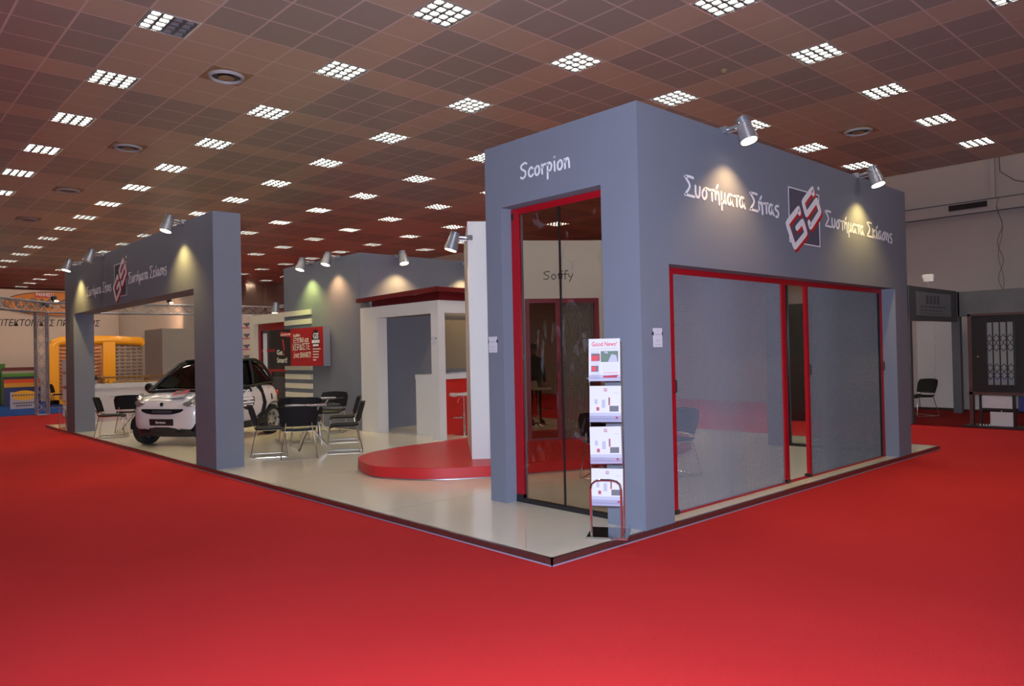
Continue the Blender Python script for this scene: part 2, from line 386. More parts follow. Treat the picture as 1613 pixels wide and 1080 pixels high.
diffuser((GX-PT/2, YD+4*PT, HC), 'small far round air diffuser above the left end of the grey arch')
diffuser((GX-PT/2, YD+6*PT, HC), 'farthest and smallest round air diffuser in the left part of the ceiling')
diffuser((GX+PT*3.8, GY-PT/2, HC), 'round air diffuser in the right part of the ceiling, above the far tower spotlight')
g = G(); g.lathe([(.05, 0), (.05, -.02), (.03, -.045), (.001, -.05)], (5.108, 1.536, HC-.001), n=16)
tag(g.build('smoke_detector', M_rust), 'tiny brown smoke detector on the ceiling above the tower corner', 'smoke detector')

# ------------------------------------------------------------------ stand platform
hp = .055; PX, PY = 8.337, 17.212
st = thing('stand_platform', 'low cream laminate exhibition platform with a scuffed metal edge, under the whole stand', 'platform')
g = G(); g.box(.012, PX-.012, .012, PY-.012, 0.002, hp); g.build('deck', M_lamf, st)
g = G(); e = .012
g.box(0, PX, 0, e, 0, hp+.003); g.box(0, e, 0, PY, 0, hp+.003); g.box(PX-e, PX, 0, PY, 0, hp+.003); g.box(0, PX, PY-e, PY, 0, hp+.003)
g.box(0, PX, e, .03, hp, hp+.003); g.box(e, .03, 0, PY, hp, hp+.003)
g.build('edge_trim', M_alud, st)
g = G(); g.box(-.006, PX, -.006, 0, 0, .010); g.box(-.006, 0, -.006, PY, 0, .010); g.build('kerb_strip', mat('pale_lavender_strip', (.26, .22, .30), .35), st)
g = G(); g.box(.02, PX-.02, 1.2195, 1.2205, hp, hp+.0006) if False else None
Z = lambda z: z
seam = G(); Fz = Fr((0, 0, hp), (1, 0, 0), (0, 1, 0))
seam.ribbon([(.08, .36), (.62, .93)], .006, Fz, .0008, smooth=False); 
seam.box(.03, 4.0, 2.4, 2.404, hp, hp+.0008); seam.box(.03, 4.0, 4.9, 4.904, hp, hp+.0008); seam.box(2.4, 2.404, 2.4, 14, hp, hp+.0008)
seam.build('seam', mat('floor_seam', (.33, .30, .25), .5), st)

# red curved stage
stage = thing('curved_stage', 'low red vinyl stage with a rounded end, on the cream platform behind the tower', 'stage', (4, 4.2, hp))
ctrl = [(1.30, 4.87), (1.14, 4.30), (1.24, 3.90), (1.50, 3.48), (2.08, 3.08), (2.66, 2.86), (3.43, 2.53), (4.25, 2.33), (5.10, 2.42), (6.0, 2.80), (6.55, 3.5), (6.6, 4.4), (6.1, 5.2), (5.0, 5.6), (3.9, 5.66), (3.2, 5.63), (2.5, 5.58), (1.95, 5.45), (1.55, 5.22)]
poly = []
for i in range(len(ctrl)):
    a, b, c, d = [Vector(ctrl[(i+k) % len(ctrl)]) for k in (-1, 0, 1, 2)]
    for k in range(6):
        u = k/6; q = .5*((2*b)+(c-a)*u+(2*a-5*b+4*c-d)*u*u+(3*b-a-3*c+d)*u**3); poly.append((q.x, q.y))
F0 = Fr((0, 0, 0), (1, 0, 0), (0, 1, 0))
g = G(); g.prism(poly, F0, hp+.012, hp+.139); g.build('side', M_reds, stage, world=True)
g = G(); g.prism([(x, y) for x, y in poly], F0, hp+.139, hp+.145); g.build('top', M_redp, stage, world=True)
g = G(); g.prism([(4+(x-4)*.985, 4.2+(y-4.2)*.985) for x, y in poly], F0, hp, hp+.012); g.build('plinth', M_alu, stage, world=True)

# ------------------------------------------------------------------ handwriting strokes (unit: x-height 1)
GL = {
 'Σ': (1.0, [[(.92,1.62),(.55,1.66),(.06,1.62),(.10,1.50),(.52,.86),(.06,.12),(.10,.02),(1.0,-.02)]]),
 'υ': (.62, [[(.04,.98),(.06,.3),(.25,0),(.48,.22),(.55,.95)]]),
 'σ': (.75, [[(.86,.95),(.45,.97),(.12,.62),(.10,.2),(.32,0),(.56,.28),(.55,.7),(.42,.92)]]),
 'τ': (.55, [[(-.02,.9),(.6,.98)],[(.34,.94),(.36,0)]]),
 'ή': (.66, [[(.06,.95),(.10,.2)],[(.10,.55),(.34,.92),(.5,.75),(.56,-.18)],[(.24,1.22),(.42,1.52)]]),
 'η': (.66, [[(.06,.95),(.10,.1)],[(.10,.55),(.34,.92),(.5,.75),(.54,-.12)]]),
 'μ': (.66, [[(.06,.98),(.10,-.62)],[(.08,.25),(.26,.02),(.44,.35),(.5,.92)],[(.5,.5),(.6,.02)]]),
 'α': (.78, [[(.56,.9),(.30,.96),(.06,.55),(.12,.12),(.34,.02),(.52,.4),(.58,.95)],[(.57,.8),(.62,.25),(.76,-.03)]]),
 'ς': (.62, [[(.56,.98),(.22,.93),(.12,.62),(.42,.45),(.56,.2),(.42,-.12),(.16,-.12)]]),
 'κ': (.62, [[(.08,1.0),(.10,-.02)],[(.52,.95),(.12,.48),(.56,-.02)]]),
 'ί': (.36, [[(.14,.92),(.16,.15),(.26,0)],[(.16,1.2),(.36,1.48)]]),
 'S': (.85, [[(.80,1.5),(.55,1.62),(.12,1.36),(.2,1.02),(.62,.66),(.60,.2),(.28,-.02),(.06,.14)]]),
 'c': (.66, [[(.58,.82),(.36,.98),(.08,.6),(.14,.12),(.40,0),(.60,.18)]]),
 'o': (.68, [[(.34,.98),(.08,.66),(.12,.14),(.36,0),(.58,.34),(.52,.84),(.34,.98)]]),
 'r': (.52, [[(.08,.98),(.12,0)],[(.12,.58),(.28,.9),(.5,.95)]]),
 'p': (.66, [[(.12,.98),(.10,-.66)],[(.12,.72),(.34,1.0),(.56,.7),(.46,.22),(.12,.12)]]),
 'i': (.30, [[(.12,.98),(.16,0)],[(.13,1.42),(.15,1.46)]]),
 'n': (.66, [[(.08,.98),(.10,0)],[(.10,.6),(.32,.98),(.5,.8),(.56,0)]]),
 'f': (.55, [[(.66,1.55),(.44,1.68),(.3,1.3),(.28,-.1)],[(.0,.88),(.58,.96)]]),
 'y': (.66, [[(.06,.98),(.12,.5),(.32,.36)],[(.56,.98),(.42,.3),(.14,-.62)]]),
 ' ': (.5, [])}
def hand(g, s, F, x0, x1, xh, wd, z0=0.0, slope=0.0):
    tot = sum(GL[c][0]+.12 for c in s)-.12; k = (x1-x0)/tot; x = x0
    for c in s:
        for st_ in GL[c][1]:
            g.ribbon([(x+a*k, z0+b*xh+(x-x0)*slope) for a, b in st_], wd, F, .003, .0005)
        x += (GL[c][0]+.12)*k
def gs_logo(parent, F, ox=0.0, oz=0.0, world=True):
    """G and S monogram: white strokes with a red shadow over a dark outlined square"""
    Gs = [(4.057,3.085),(4.040,3.135),(3.764,2.938),(3.928,2.689),(4.204,2.871),(4.127,2.999),(3.989,2.91)]
    Ss = [(4.404,3.345),(4.39,3.40),(4.147,3.216),(4.225,3.081),(4.489,3.282),(4.571,3.152),(4.312,2.946),(4.285,2.999)]
    A = lambda L, dx=0, dz=0: [(x+ox+dx, z+oz+dz) for x, z in L]
    def rnd(L):   # soften the corners a little
        out = [L[0]]
        for i in range(1, len(L)-1):
            a, b, c = Vector(L[i-1]), Vector(L[i]), Vector(L[i+1])
            da = (a-b); dc = (c-b); ra = min(.03, da.length*.3); rc = min(.03, dc.length*.3)
            out += [tuple(b+da.normalized()*ra), tuple(b+(da.normalized()+dc.normalized())*.006), tuple(b+dc.normalized()*rc)]
        return out+[L[-1]]
    g = G(); g.prism(A([(3.825,3.345),(4.555,3.345),(4.555,2.746),(3.825,2.746)]), F, .0005, .002); sq_ = g.build('logo_square', M_logod, parent, world=world)
    g = G(); g.ribbon(A([(3.825,3.345),(4.555,3.345),(4.555,2.746),(3.825,2.746)]), .012, F, .002, .0022, smooth=False, closed=True)
    g.prism(A([(4.556+.022*math.cos(t*PI/5), 3.425+.022*math.sin(t*PI/5)) for t in range(10)]), F, .0005, .003)
    g.build('logo_outline', M_ltxt, sq_, world=world)
    g = G()
    for k in range(4): 
        for L in (Gs, Ss): g.ribbon(A(rnd(L), .011*(k+1), -.007*(k+1)), .062, F, .0012, .005-.0004*k, smooth=False)
    sh_ = g
    g = G()
    for L in (Gs, Ss): g.ribbon(A(rnd(L)), .066, F, .003, .0068, smooth=False)
    ll_ = g.build('logo_letters', M_ltxt, parent, world=world); sh_.build('logo_shadow', M_logor, ll_, world=world)

# ------------------------------------------------------------------ the tall grey tower (three walls open at the back and the top)
X0, X1, Y0, Y1, HT, TH = 1.158, 7.234, .012, 2.008, 3.728, .306
tw = thing('display_tower', 'tall grey open-topped display tower with two screened openings and white lettering', 'exhibition tower', ((X0+X1)/2, 1, hp))
g = G()
g.box(X0, X0+TH, Y0, .43, hp, HT); g.box(X0, X0+TH, 1.77, Y1, hp, HT); g.box(X0, X0+TH, .43, 1.77, 3.08, HT)
g.build('left_wall', M_grey, tw, world=True, smooth=False)
g = G()
g.box(X0+TH, 1.576, Y0, Y0+TH, hp, HT); g.box(6.79, X1-TH, Y0, Y0+TH, hp, HT); g.box(1.576, 6.79, Y0, Y0+TH, 2.355, HT)
g.build('front_wall', M_grey, tw, world=True, smooth=False)
g = G()
g.box(X1-TH, X1, Y0, .43, hp, HT); g.box(X1-TH, X1, 1.77, Y1, hp, HT); g.box(X1-TH, X1, .43, 1.77, 3.08, HT)
g.build('right_wall', M_grey, tw, world=True, smooth=False)
FF = Fr((0, Y0, 0), (1, 0, 0), (0, 0, 1))            # front face, outward -y
FL = Fr((X0, 0, 0), (0, -1, 0), (0, 0, 1))           # left face: reading direction is -y
g = G(); hand(g, 'Συστήματα Σήτας', FF, 1.855, 3.60, .106, .0245, 3.008, -.004); g.build('lettering', M_ltxt, tw, world=True)
g = G(); hand(g, 'Συστήματα Σκίασης', FF, 4.72, 6.73, .108, .0235, 3.008, -.012); g.build('lettering', M_ltxt, tw, world=True)
g = G(); hand(g, 'Scorpion', FL, -1.465, -.79, .090, .020, 3.322, -.02); g.build('lettering', M_ltxt, tw, world=True)
gs_logo(tw, FF)

def notice(F, label, wd=.125, ht=.165):
    """small printed notice clipped to a wall"""
    t = thing('wall_notice', label, 'notice', F(0, 0, 0), 0, 'clipped notices')
    g = G(); g.fbox(F, -wd/2, wd/2, -ht/2, ht/2, .006, .009); g.build('sheet', M_paper, t, world=True)
    g = G(); g.fbox(F, -wd/2-.006, -wd/2+.004, ht*.12, ht*.30, .001, .012); g.fbox(F, wd/2-.004, wd/2+.006, ht*.12, ht*.30, .001, .012); g.fbox(F, -.03, .03, -.03, .03, .0, .006); g.build('clip', M_black, t, world=True)
    g = G()
    for z, a in ((.062, .012), (.032, .045), (.024, .045), (-.02, .04), (-.035, .025), (-.06, .05)): g.fbox(F, -a, a, z*ht/.165-.0022, z*ht/.165+.0022, .009, .0094)
    g.build('printing', M_pgrey, t, world=True)
notice(Fr((X0, 1.925, 1.680), (0, -1, 0), (0, 0, 1)), 'small white notice clipped to the narrow left pier of the tower', .13)
notice(Fr((1.375, Y0, 1.698), (1, 0, 0), (0, 0, 1)), 'small white notice clipped to the right-hand face of the tower corner pier', .13, .165)

# left opening: red framed pleated screen door
d = thing('screen_door', 'tall red-framed screen door with a black centre joint in the left opening of the tower', 'screen door', (1.32, 1.1, hp))
x = 1.30
g = G(); g.box(x, x+.045, .43, 1.77, 3.012, 3.075); g.box(x, x+.045, 1.67, 1.77, hp+.05, 3.012); g.build('frame', M_red, d, world=True)
g = G(); g.box(x-.004, x+.05, .43, 1.77, hp, hp+.042); g.box(x-.003, x+.048, 1.67, 1.768, hp, hp+.08); g.build('bottom_rail', M_blackm, d, world=True)
g = G(); g.box(x-.002, x+.048, 1.735, 1.768, 2.965, 3.03); g.build('corner_cap', M_black, d, world=True)
g = G(); g.box(x+.014, x+.026, 1.092, 1.110, hp+.04, 3.012); g.box(x+.008, x+.032, 1.088, 1.114, 2.3, 2.36); g.build('centre_stile', M_blackm, d, world=True)
g = G(); g.box(x+.018, x+.021, .43, 1.092, hp+.04, 3.012); g.build('pane', M_glass, d, world=True)
g = G(); g.box(x+.018, x+.021, 1.110, 1.67, hp+.04, 3.012); g.build('pane', M_glass, d, world=True)

# front opening: sliding pleated insect screens
d = thing('sliding_insect_screen', 'wide red-framed pleated insect screen, part open, in the front of the tower', 'insect screen', (4.2, .22, hp))
y = .19
g = G(); g.box(1.576, 6.79, y, y+.05, 2.300, 2.355); g.box(1.576, 6.79, y, y+.05, hp, hp+.014); g.box(6.745, 6.79, y, y+.05, hp, 2.3); g.box(1.576, 1.64, y, y+.05, hp, 2.3); g.build('frame', M_red, d, world=True)
def pleats(x0, x1, y, z0, z1, n, amp=.006):
    g = G(); vs = []; fs = []
    for k in range(n+1):
        q = x0+(x1-x0)*k/n; yy = y+(amp if k % 2 else -amp); vs += [(q, yy, z0), (q, yy, z1)]
    for k in range(n): fs.append((2*k, 2*k+2, 2*k+3, 2*k+1))
    return g.add(vs, fs)
pleats(1.90, 3.97, y+.025, hp+.014, 2.3, 216).build('pleated_net', M_net, d, world=True, smooth=False)
pleats(4.60, 6.69, y+.025, hp+.014, 2.3, 218).build('pleated_net', M_net2, d, world=True, smooth=False)
for a, b in ((1.845, 1.895), (3.985, 4.06), (4.55, 4.605)):
    g = G(); g.box(a, b, y+.004, y+.044, hp+.03, 2.30); stl = g.build('stile', M_red, d, world=True)
    a, z = (a+b)/2, 1.25 if a < 2 else 1.32
    g = G(); g.tube([(a, y, z-.06), (a, y-.022, z-.05), (a, y-.022, z+.05), (a, y, z+.06)], .008, 8); g.build('handle', M_black, stl, world=True)
g = G(); g.box(6.685, 6.712, y, y+.05, hp+.014, 2.30)
for a in (1.87, 4.02, 4.555): g.box(a-.035, a+.035, y-.006, y+.056, hp, hp+.04)
g.build('black_guide', M_blackm, d, world=True)
for a, z in ((6.765, 1.30),):
    g = G(); g.tube([(a, y, z-.06), (a, y-.022, z-.05), (a, y-.022, z+.05), (a, y, z+.06)], .008, 8); g.build('handle', M_black, d, world=True)
g = G(); g.box(1.60, 1.63, y-.008, y, 2.27, 2.32); g.build('corner_cap', M_black, d, world=True)

# right end opening
d = thing('glazed_door', 'dark-framed glazed door seen through the gap in the insect screens', 'glazed door', (7.08, 1.1, hp))
x = 7.06
g = G(); g.box(x, x+.05, .43, 1.77, hp, hp+.04); g.box(x, x+.05, .43, 1.77, 3.02, 3.08); g.box(x, x+.05, .43, .48, hp, 3.02); g.box(x, x+.05, 1.72, 1.77, hp, 3.02); g.box(x, x+.05, 1.08, 1.12, hp, 3.02); g.build('frame', M_blackm, d, world=True)
g = G(); g.box(x+.02, x+.024, .48, 1.08, hp+.04, 3.02); g.box(x+.02, x+.024, 1.12, 1.72, hp+.04, 3.02); g.build('pane', M_glassc, d, world=True)
# ------------------------------------------------------------------ white Soffy screen wall standing on the red stage
zs = hp+.145; HS = 3.35
A0 = Vector((4.169, 4.559, 0)); B0 = Vector((5.095, 3.891, 0)); U = (B0-A0).normalized(); NB = Vector((U.y, -U.x, 0))   # towards camera
if NB.dot(CAM-A0) < 0: NB = -NB
sw = thing('white_display_wall', 'tall white two-winged display wall on the red stage, with dark handwritten word', 'display wall', A0+Vector((0, 0, zs)))
FS = lambda a, b, c=0.0: A0+U*a+Vector((0, 0, b))+NB*c
g = G(); g.fbox(FS, -.95, -.02, zs, HS, -.14, 0); g.fbox(FS, -.02, 1.165, 2.43, HS, -.14, 0); g.fbox(FS, 1.165, 1.62, zs, HS, -.14, 0); g.build('back_wing', M_white, sw, world=True, smooth=False)
pc = Vector((2.30, 3.70, 0)); DD = (FS(-.95, 0)-pc); DD.z = 0; DD.normalize(); WW = Vector((DD.y, -DD.x, 0))
FWg = lambda a, b, c=0.0: pc+WW*a+DD*c+Vector((0, 0, b))
g = G(); g.fbox(FWg, 0, .33, zs, HS-.015, 0, (FS(-.95, 0)-pc).length-.02); g.build('side_wing', M_white, sw, world=True, smooth=False)
FSh = Fr(FS(0, 0, .001), U, (0, 0, 1))
g = G(); hand(g, 'Soffy', FSh, .285, .77, .078, .013, 2.735, .02); g.build('lettering', M_dtxt, sw, world=True)
d = thing('sliding_door', 'plum-red framed sliding door in the white wall behind the tower glass', 'sliding door', FS(.57, zs))
M_plum = mat('plum_frame', (.22, .028, .05), .35)
g = G(); g.fbox(FS, -.02, 1.165, 2.36, 2.43, -.1, .03); g.fbox(FS, -.02, .05, zs+.03, 2.36, -.1, .03); g.fbox(FS, 1.09, 1.165, zs+.03, 2.36, -.1, .03); g.fbox(FS, -.02, 1.165, zs, zs+.03, -.1, .03)
g.build('frame', M_plum, d, world=True)
g = G(); g.fbox(FS, .47, .55, zs+.03, 2.36, -.05, .02); stl = g.build('stile', M_plum, d, world=True)
g = G(); g.fbox(FS, .485, .505, 1.30, 1.42, .02, .03); g.build('handle', M_blackm, stl, world=True)
g = G(); g.fbox(FS, .05, .47, zs+.03, 2.36, -.03, -.026); g.build('pane', M_tint, d, world=True)
g = G(); g.fbox(FS, .55, 1.09, zs+.03, 2.36, -.03, -.026); g.build('net_panel', meshy('brown_screen_net', (.17, .155, .14), .60, .02, .02), d, world=True)

# ------------------------------------------------------------------ spotlights on arms
spotn = 0
def spotlight(mount, out, label, energy=60, col=(1, .72, .40), lit=True, scale=1.0, tilt=.0, power_size=116, aim=None, drop=.13):
    """mount: point on wall top edge; out: unit direction away from wall"""
    global spotn
    mount = Vector(mount); o = Vector(out).normalized(); R = Vector((o.y, -o.x, 0))
    t = thing('spotlight', label, 'spotlight', mount, 0, 'arm-mounted exhibition spotlights')
    s = scale; head = mount+o*.19*s+Vector((0, 0, -.0))
    g = G(); g.box(*[q for k in range(3) for q in (-.02, .02)][:0] or (-.035*s, .035*s, -.035*s, .035*s, -.03*s, .03*s)); g.build('clamp', M_alu, t)
    g = G(); g.tube([mount, mount+o*.10*s+Vector((0, 0, .012)), mount+o*.2*s+Vector((0, 0, .012))], .014*s, 8); g.tube([mount+o*.03*s-Vector((0, 0, .03*s)), mount+o*.19*s-Vector((0, 0, .02*s))], .008*s, 8); g.build('arm', M_alu, t, world=True)
    tgt = (Vector(aim) if aim else head+o*.30+Vector((0, 0, -1.0))); ax = (tgt-head).normalized()
    tip = head+ax*.15*s; back = head-ax*.07*s
    g = G(); g.cyl(back, head, .05*s, 20, .062*s); g.cyl(head, head+ax*.07*s, .066*s, 20, .07*s); g.cyl(head+ax*.07*s, tip, .078*s, 20, .084*s)
    for k in range(6):
        q = back+ax*.011*s*(k+.3); g.cyl(q, q+ax*.004*s, .062*s, 16)
    g.build('housing', M_alu, t, world=True)
    g = G(); g.cyl(head+R*.07*s, head+R*.11*s, .012*s, 10); g.build('knob', M_chrome, t, world=True)
    g = G(); g.cyl(tip, tip+ax*.006, .068*s, 20); g.build('lens', M_lens if lit else M_lensoff, t, world=True)
    if lit:
        L = bpy.data.lights.new('spot_beam', 'SPOT'); L.energy = energy*1.5; L.color = col; L.spot_size = math.radians(power_size); L.spot_blend = .75; L.shadow_soft_size = .035
        lo = bpy.data.objects.new('spot_beam', L); C.objects.link(lo); lo.location = tip+ax*.012; lo.rotation_euler = (ax*.6-o*.22+Vector((0, 0, -.4))).to_track_quat('-Z', 'Y').to_euler()
    return t
W1, W2, W3 = (1, .62, .27), (1, .72, .22), (.80, .90, .22)
spotlight((2.56, Y0, HT), (0, -1, 0), 'lit spotlight on an arm above the tower lettering, nearest the tower corner', 75, W1, scale=1.1)
spotlight((5.64, Y0, HT), (0, -1, 0), 'lit spotlight on an arm at the far right end of the tower top', 85, W2, scale=1.1)
XA = .028; HA = 3.656
spotlight((XA, 7.65, HA), (-1, 0, 0), 'lit spotlight on the grey arch beside its tall near pillar', 95, W2, scale=1.1)
spotlight((XA, 12.0, HA), (-1, 0, 0), 'unlit spotlight near the far left end of the grey arch', 0, W2, lit=False, scale=1.15)
spotlight((XA, 13.75, HA), (-1, 0, 0), 'lit spotlight at the outermost left end of the grey arch', 110, W2, scale=1.15)
BX = 4.13; BY = 9.40; HB = 3.705
spotlight((BX, 11.45, HB), (-1, 0, 0), 'lit greenish spotlight, left one of the pair above the red poster', 100, W3, scale=1.25)
spotlight((BX, 10.30, HB), (-1, 0, 0), 'lit warm spotlight, right one of the pair on the big grey block', 110, (1, .55, .22), scale=1.25)
spotlight((5.02, BY, HB-.02), (0, -1, 0), 'lit spotlight over the red louvred roof of the white kiosk', 110, (1, .64, .26), scale=1.25)
spotlight((6.80, BY, HB-.05), (0, -1, 0), 'lit spotlight half hidden behind the tall white wall edge', 110, (1, .64, .26), scale=1.25)
spotlight(FWg(.03, 3.12, .02), -WW, 'lit spotlight fixed to the left edge of the tall white display wall', 25, W1, scale=1.1)

# ------------------------------------------------------------------ grey arch
ar = thing('grey_arch', 'long grey arch with two square pillars and a deep lettered beam along the platform edge', 'arch', (XA+.2, 10.8, hp))
g = G(); g.box(XA, XA+.396, 6.506, 7.268, hp, HA); g.build('near_pillar', M_grey, ar, world=True, smooth=False)
g = G(); g.box(XA, XA+.396, 14.425, 15.16, hp, HA); g.build('far_pillar', M_grey, ar, world=True, smooth=False)
g = G(); g.box(XA, XA+.396, 7.268, 14.425, 2.626, HA); g.build('beam', M_grey, ar, world=True, smooth=False)
FA = Fr((XA, 0, 0), (0, -1, 0), (0, 0, 1))
g = G(); hand(g, 'Συστήματα Σήτας', FA, -13.26, -11.50, .11, .020, 2.93, -.004); g.build('lettering', M_ltxt, ar, world=True)
g = G(); hand(g, 'Συστήματα Σκίασης', FA, -10.42, -8.42, .11, .020, 2.96, -.004); g.build('lettering', M_ltxt, ar, world=True)
gs_logo(ar, FA, -15.10, .02)

# ------------------------------------------------------------------ big grey block with door, strips and poster
bk = thing('grey_block', 'big grey storage block with a flush door, behind the white kiosk', 'exhibition block', (5.8, 11.2, hp))
g = G(); g.box(BX, 8.2, BY, 12.85, hp, HB); g.build('wall', M_grey, bk, world=True, smooth=False)
g = G(); g.box(4.60, 5.22, BY-.012, BY, hp+.06, 2.2); db = g.build('door', M_grey, bk, world=True)
g = G(); g.tube([(4.66, BY-.012, 1.1), (4.66, BY-.05, 1.1), (4.76, BY-.05, 1.1)], .008, 8); g.build('door_handle', M_chrome, db, world=True)
g = G()
for a, b, c, e_ in ((6.05, 6.10, 1.3, 2.4), (7.3, 7.35, 1.3, 2.4), (6.05, 7.35, 2.4, 2.46)): g.box(a, b, BY-.03, BY, c, e_)
g.build('hatch_frame', M_greyd, bk, world=True)
g = G(); g.box(6.10, 7.3, BY-.015, BY, 1.25, 2.4); g.build('hatch_panel', mat('olive_brown_panel', (.20, .17, .12), .5), bk, world=True)
for k in range(11):
    z = 2.66-.21*k
    g = G(); g.box(BX-.035, BX, 11.49, 12.80, z-.115, z); g.build('white_strip', M_cream, bk, world=True)
# poster
ps = thing('poster_board', 'red and black promotional poster board mounted on the white strips of the grey block', 'poster', (BX-.14, 11.8, 1.8))
g = G(); g.box(3.93, BX-.035, 10.62, 12.94, 1.385, 2.235); g.build('backing', M_greyd if False else mat('poster_side', (.17, .18, .23), .6), ps, world=True)
FP = Fr((3.93, 12.94, 1.385), (0, -1, 0), (0, 0, 1))
g = G(); g.fbox(FP, 0, .80, 0, .85, 0, .004); g.build('black_field', M_black, ps, world=True)
g = G(); g.fbox(FP, .80, 2.32, 0, .85, 0, .004); g.build('red_field', mat('poster_red', (.42, .012, .018), .4), ps, world=True)
g = G(); g.prism([(.28, .70), (.85, .66), (.86, .76), (.29, .80)], FP, .004, .007); g.prism([(.36, .62), (.43, .62), (.50, .36), (.46, .35)], FP, .004, .007); g.prism([(.455+.035*math.cos(k*PI/5), .27+.035*math.sin(k*PI/5)) for k in range(10)], FP, .004, .007)
g.build('red_marks', mat('poster_bright_red', (.55, .02, .03), .4), ps, world=True)
g = G()
for s_, a, b, sz, wd in (('Get', .10, .26, .17, .30), ('Smart!', .10, .08, .17, .52)): g.text(s_, (lambda F, a, b: lambda x, y_, c=0: F(a+x, b+y_, c))(FP, a, b), sz, .002, .0075, width=wd, bold=.003)
for s_, a, b, sz, wd in (('ΠΡΟΣΦΟΡΑ 2010', .32, .70, .06, .48), ('Κερδίστε', .95, .66, .09, .34), ('ΕΞΥΠΝΑ και', .96, .52, .15, .72), ('ΚΕΡΔΙΣΤΕ', .92, .35, .20, .80), ('ένα SMART!', .95, .18, .17, .82)):
    g.text(s_, (lambda F, a, b: lambda x, y_, c=0: F(a+x, b+y_+x*.02, c))(FP, a, b), sz, .002, .0075, width=wd, bold=.002)
for k in range(5): g.fbox(FP, 1.86, 1.86+(.34, .27, .26, .25, .14)[k], .36-.06*k, .38-.06*k+.005, .004, .006)
g.build('lettering', mat('poster_cream_text', (.70, .66, .58), .6), ps, world=True)
g = G(); g.prism([(2.0+.17*math.cos(2*PI*k/20), .60+.20*math.sin(2*PI*k/20)) for k in range(20)], FP, .004, .008); rem = g.build('round_emblem', M_black, ps, world=True)
g = G(); g.text('GS', (lambda x, y_, c=0: FP(1.88+x, .60+y_, c)), .17, .002, .009, width=.25, bold=.006); g.fbox(FP, 1.83, 2.17, .50, .57, .008, .010); g.fbox(FP, 1.88, 2.12, .43, .475, .008, .010); g.build('emblem_letters', M_ltxt, rem, world=True)

# ------------------------------------------------------------------ white window portal left of the block
wp = thing('window_display_portal', 'white portal frame holding a red-framed display window, left of the grey block', 'window display', (BX, 13.8, hp))
g = G(); g.box(BX-.02, BX+.40, 12.86, 14.78, 2.44, 2.66); g.box(BX-.02, BX+.40, 14.55, 14.78, hp, 2.44); g.build('portal', M_cream, wp, world=True, smooth=False)
g = G(); xx = BX+.10
g.box(xx, xx+.07, 12.86, 14.55, 2.27, 2.44); g.box(xx, xx+.07, 14.42, 14.55, hp, 2.27); g.box(xx+.02, xx+.06, 12.86, 14.42, 1.73, 1.80); g.box(xx+.02, xx+.06, 12.86, 14.42, 1.24, 1.30); g.box(xx+.02, xx+.06, 13.85, 13.95, hp, 1.24); g.box(xx+.01, xx+.06, 12.86, 14.42, hp, .55)
g.build('window_frame', M_red, wp, world=True)
g = G(); g.box(xx+.03, xx+.034, 12.86, 14.42, .55, 2.27); g.build('pane', glassy('smoky_pane', (.9,.9,.9), (.5,.5,.52)), wp, world=True)
g = G(); g.box(xx+.012, xx+.03, 14.10, 14.30, .9, 2.2); g.build('white_slat', M_ltxt, wp, world=True)
g = G(); g.box(5.1, 5.16, 12.86, 15.4, .06, 2.30); g.build('back_panel', mat('taupe_back', (.17, .15, .14), .7), wp, world=True)
g = G(); g.box(5.2, 6.8, 13.0, 16.2, 0.06, 2.86); tag(g.build('grey_partition', M_greyd), 'plain dark grey partition rising behind the white window portal', 'partition')
g = G(); g.box(BX+.2, 4.55, 12.9, 14.0, 2.66, 2.72); tag(g.build('red_awning_cassette', M_red), 'flat red awning cassette lying on top of the white window portal', 'awning')
spotlight((4.55, 13.7, 2.87), (-1, 0, 0), 'small lit spotlight above the red cassette on the white portal', 25, W1, scale=1.2, aim=(4.25, 13.7, 2.0))

# ------------------------------------------------------------------ white kiosk
KX, KY = 4.10, 6.76
kk = thing('white_kiosk', 'white open-framed kiosk with a bar opening and red louvred roof', 'kiosk', (5.8, 8, hp))
pw = .26
for nm, a, b, c, e_ in (('post', KX, KX+.15, KY, KY+.22), ('post', KX, KX+.24, BY-.62, BY-.02)):
    g = G(); g.box(a, b, c, e_, hp, 2.33); g.build(nm, M_white, kk, world=True, smooth=False)
g = G(); g.box(KX, KX+.15, KY, BY-.02, 2.33, 2.555); g.box(KX+.15, 6.25, KY, KY+.22, 2.33, 2.555); g.build('lintel', M_white, kk, world=True, smooth=False)
g = G(); g.box(6.1, 6.25, KY, KY+.22, hp, 2.33); g.build('post', M_white, kk, world=True, smooth=False)
g = G(); g.box(KX+.15, 6.25, KY+.22, BY-.05, 2.50, 2.53); g.build('canopy_ceiling', M_white, kk, world=True)
rf = G()
rf.box(KX+.06, 6.3, KY+.04, BY-.35, 2.555, 2.70)
rf.build('roof_base', M_dred, kk, world=True)
g = G(); x = KX-.02
def roofz(xx): return 2.72
nsl = 20
for k in range(nsl):
    q = KX-.06+(6.3-KX)*k/nsl
    g.add([(q, KY-.10, 2.735), (q+.13, KY-.10, 2.775), (q+.13, KY-.10, 2.79), (q, KY-.10, 2.75), (q, BY-.05, 2.685), (q+.13, BY-.05, 2.725), (q+.13, BY-.05, 2.74), (q, BY-.05, 2.70)], [(0,1,2,3), (4,5,6,7), (0,1,5,4), (3,2,6,7), (0,3,7,4), (1,2,6,5)])
g.box(KX-.10, KX-.05, KY-.12, BY-.03, 2.70, 2.76) if False else None
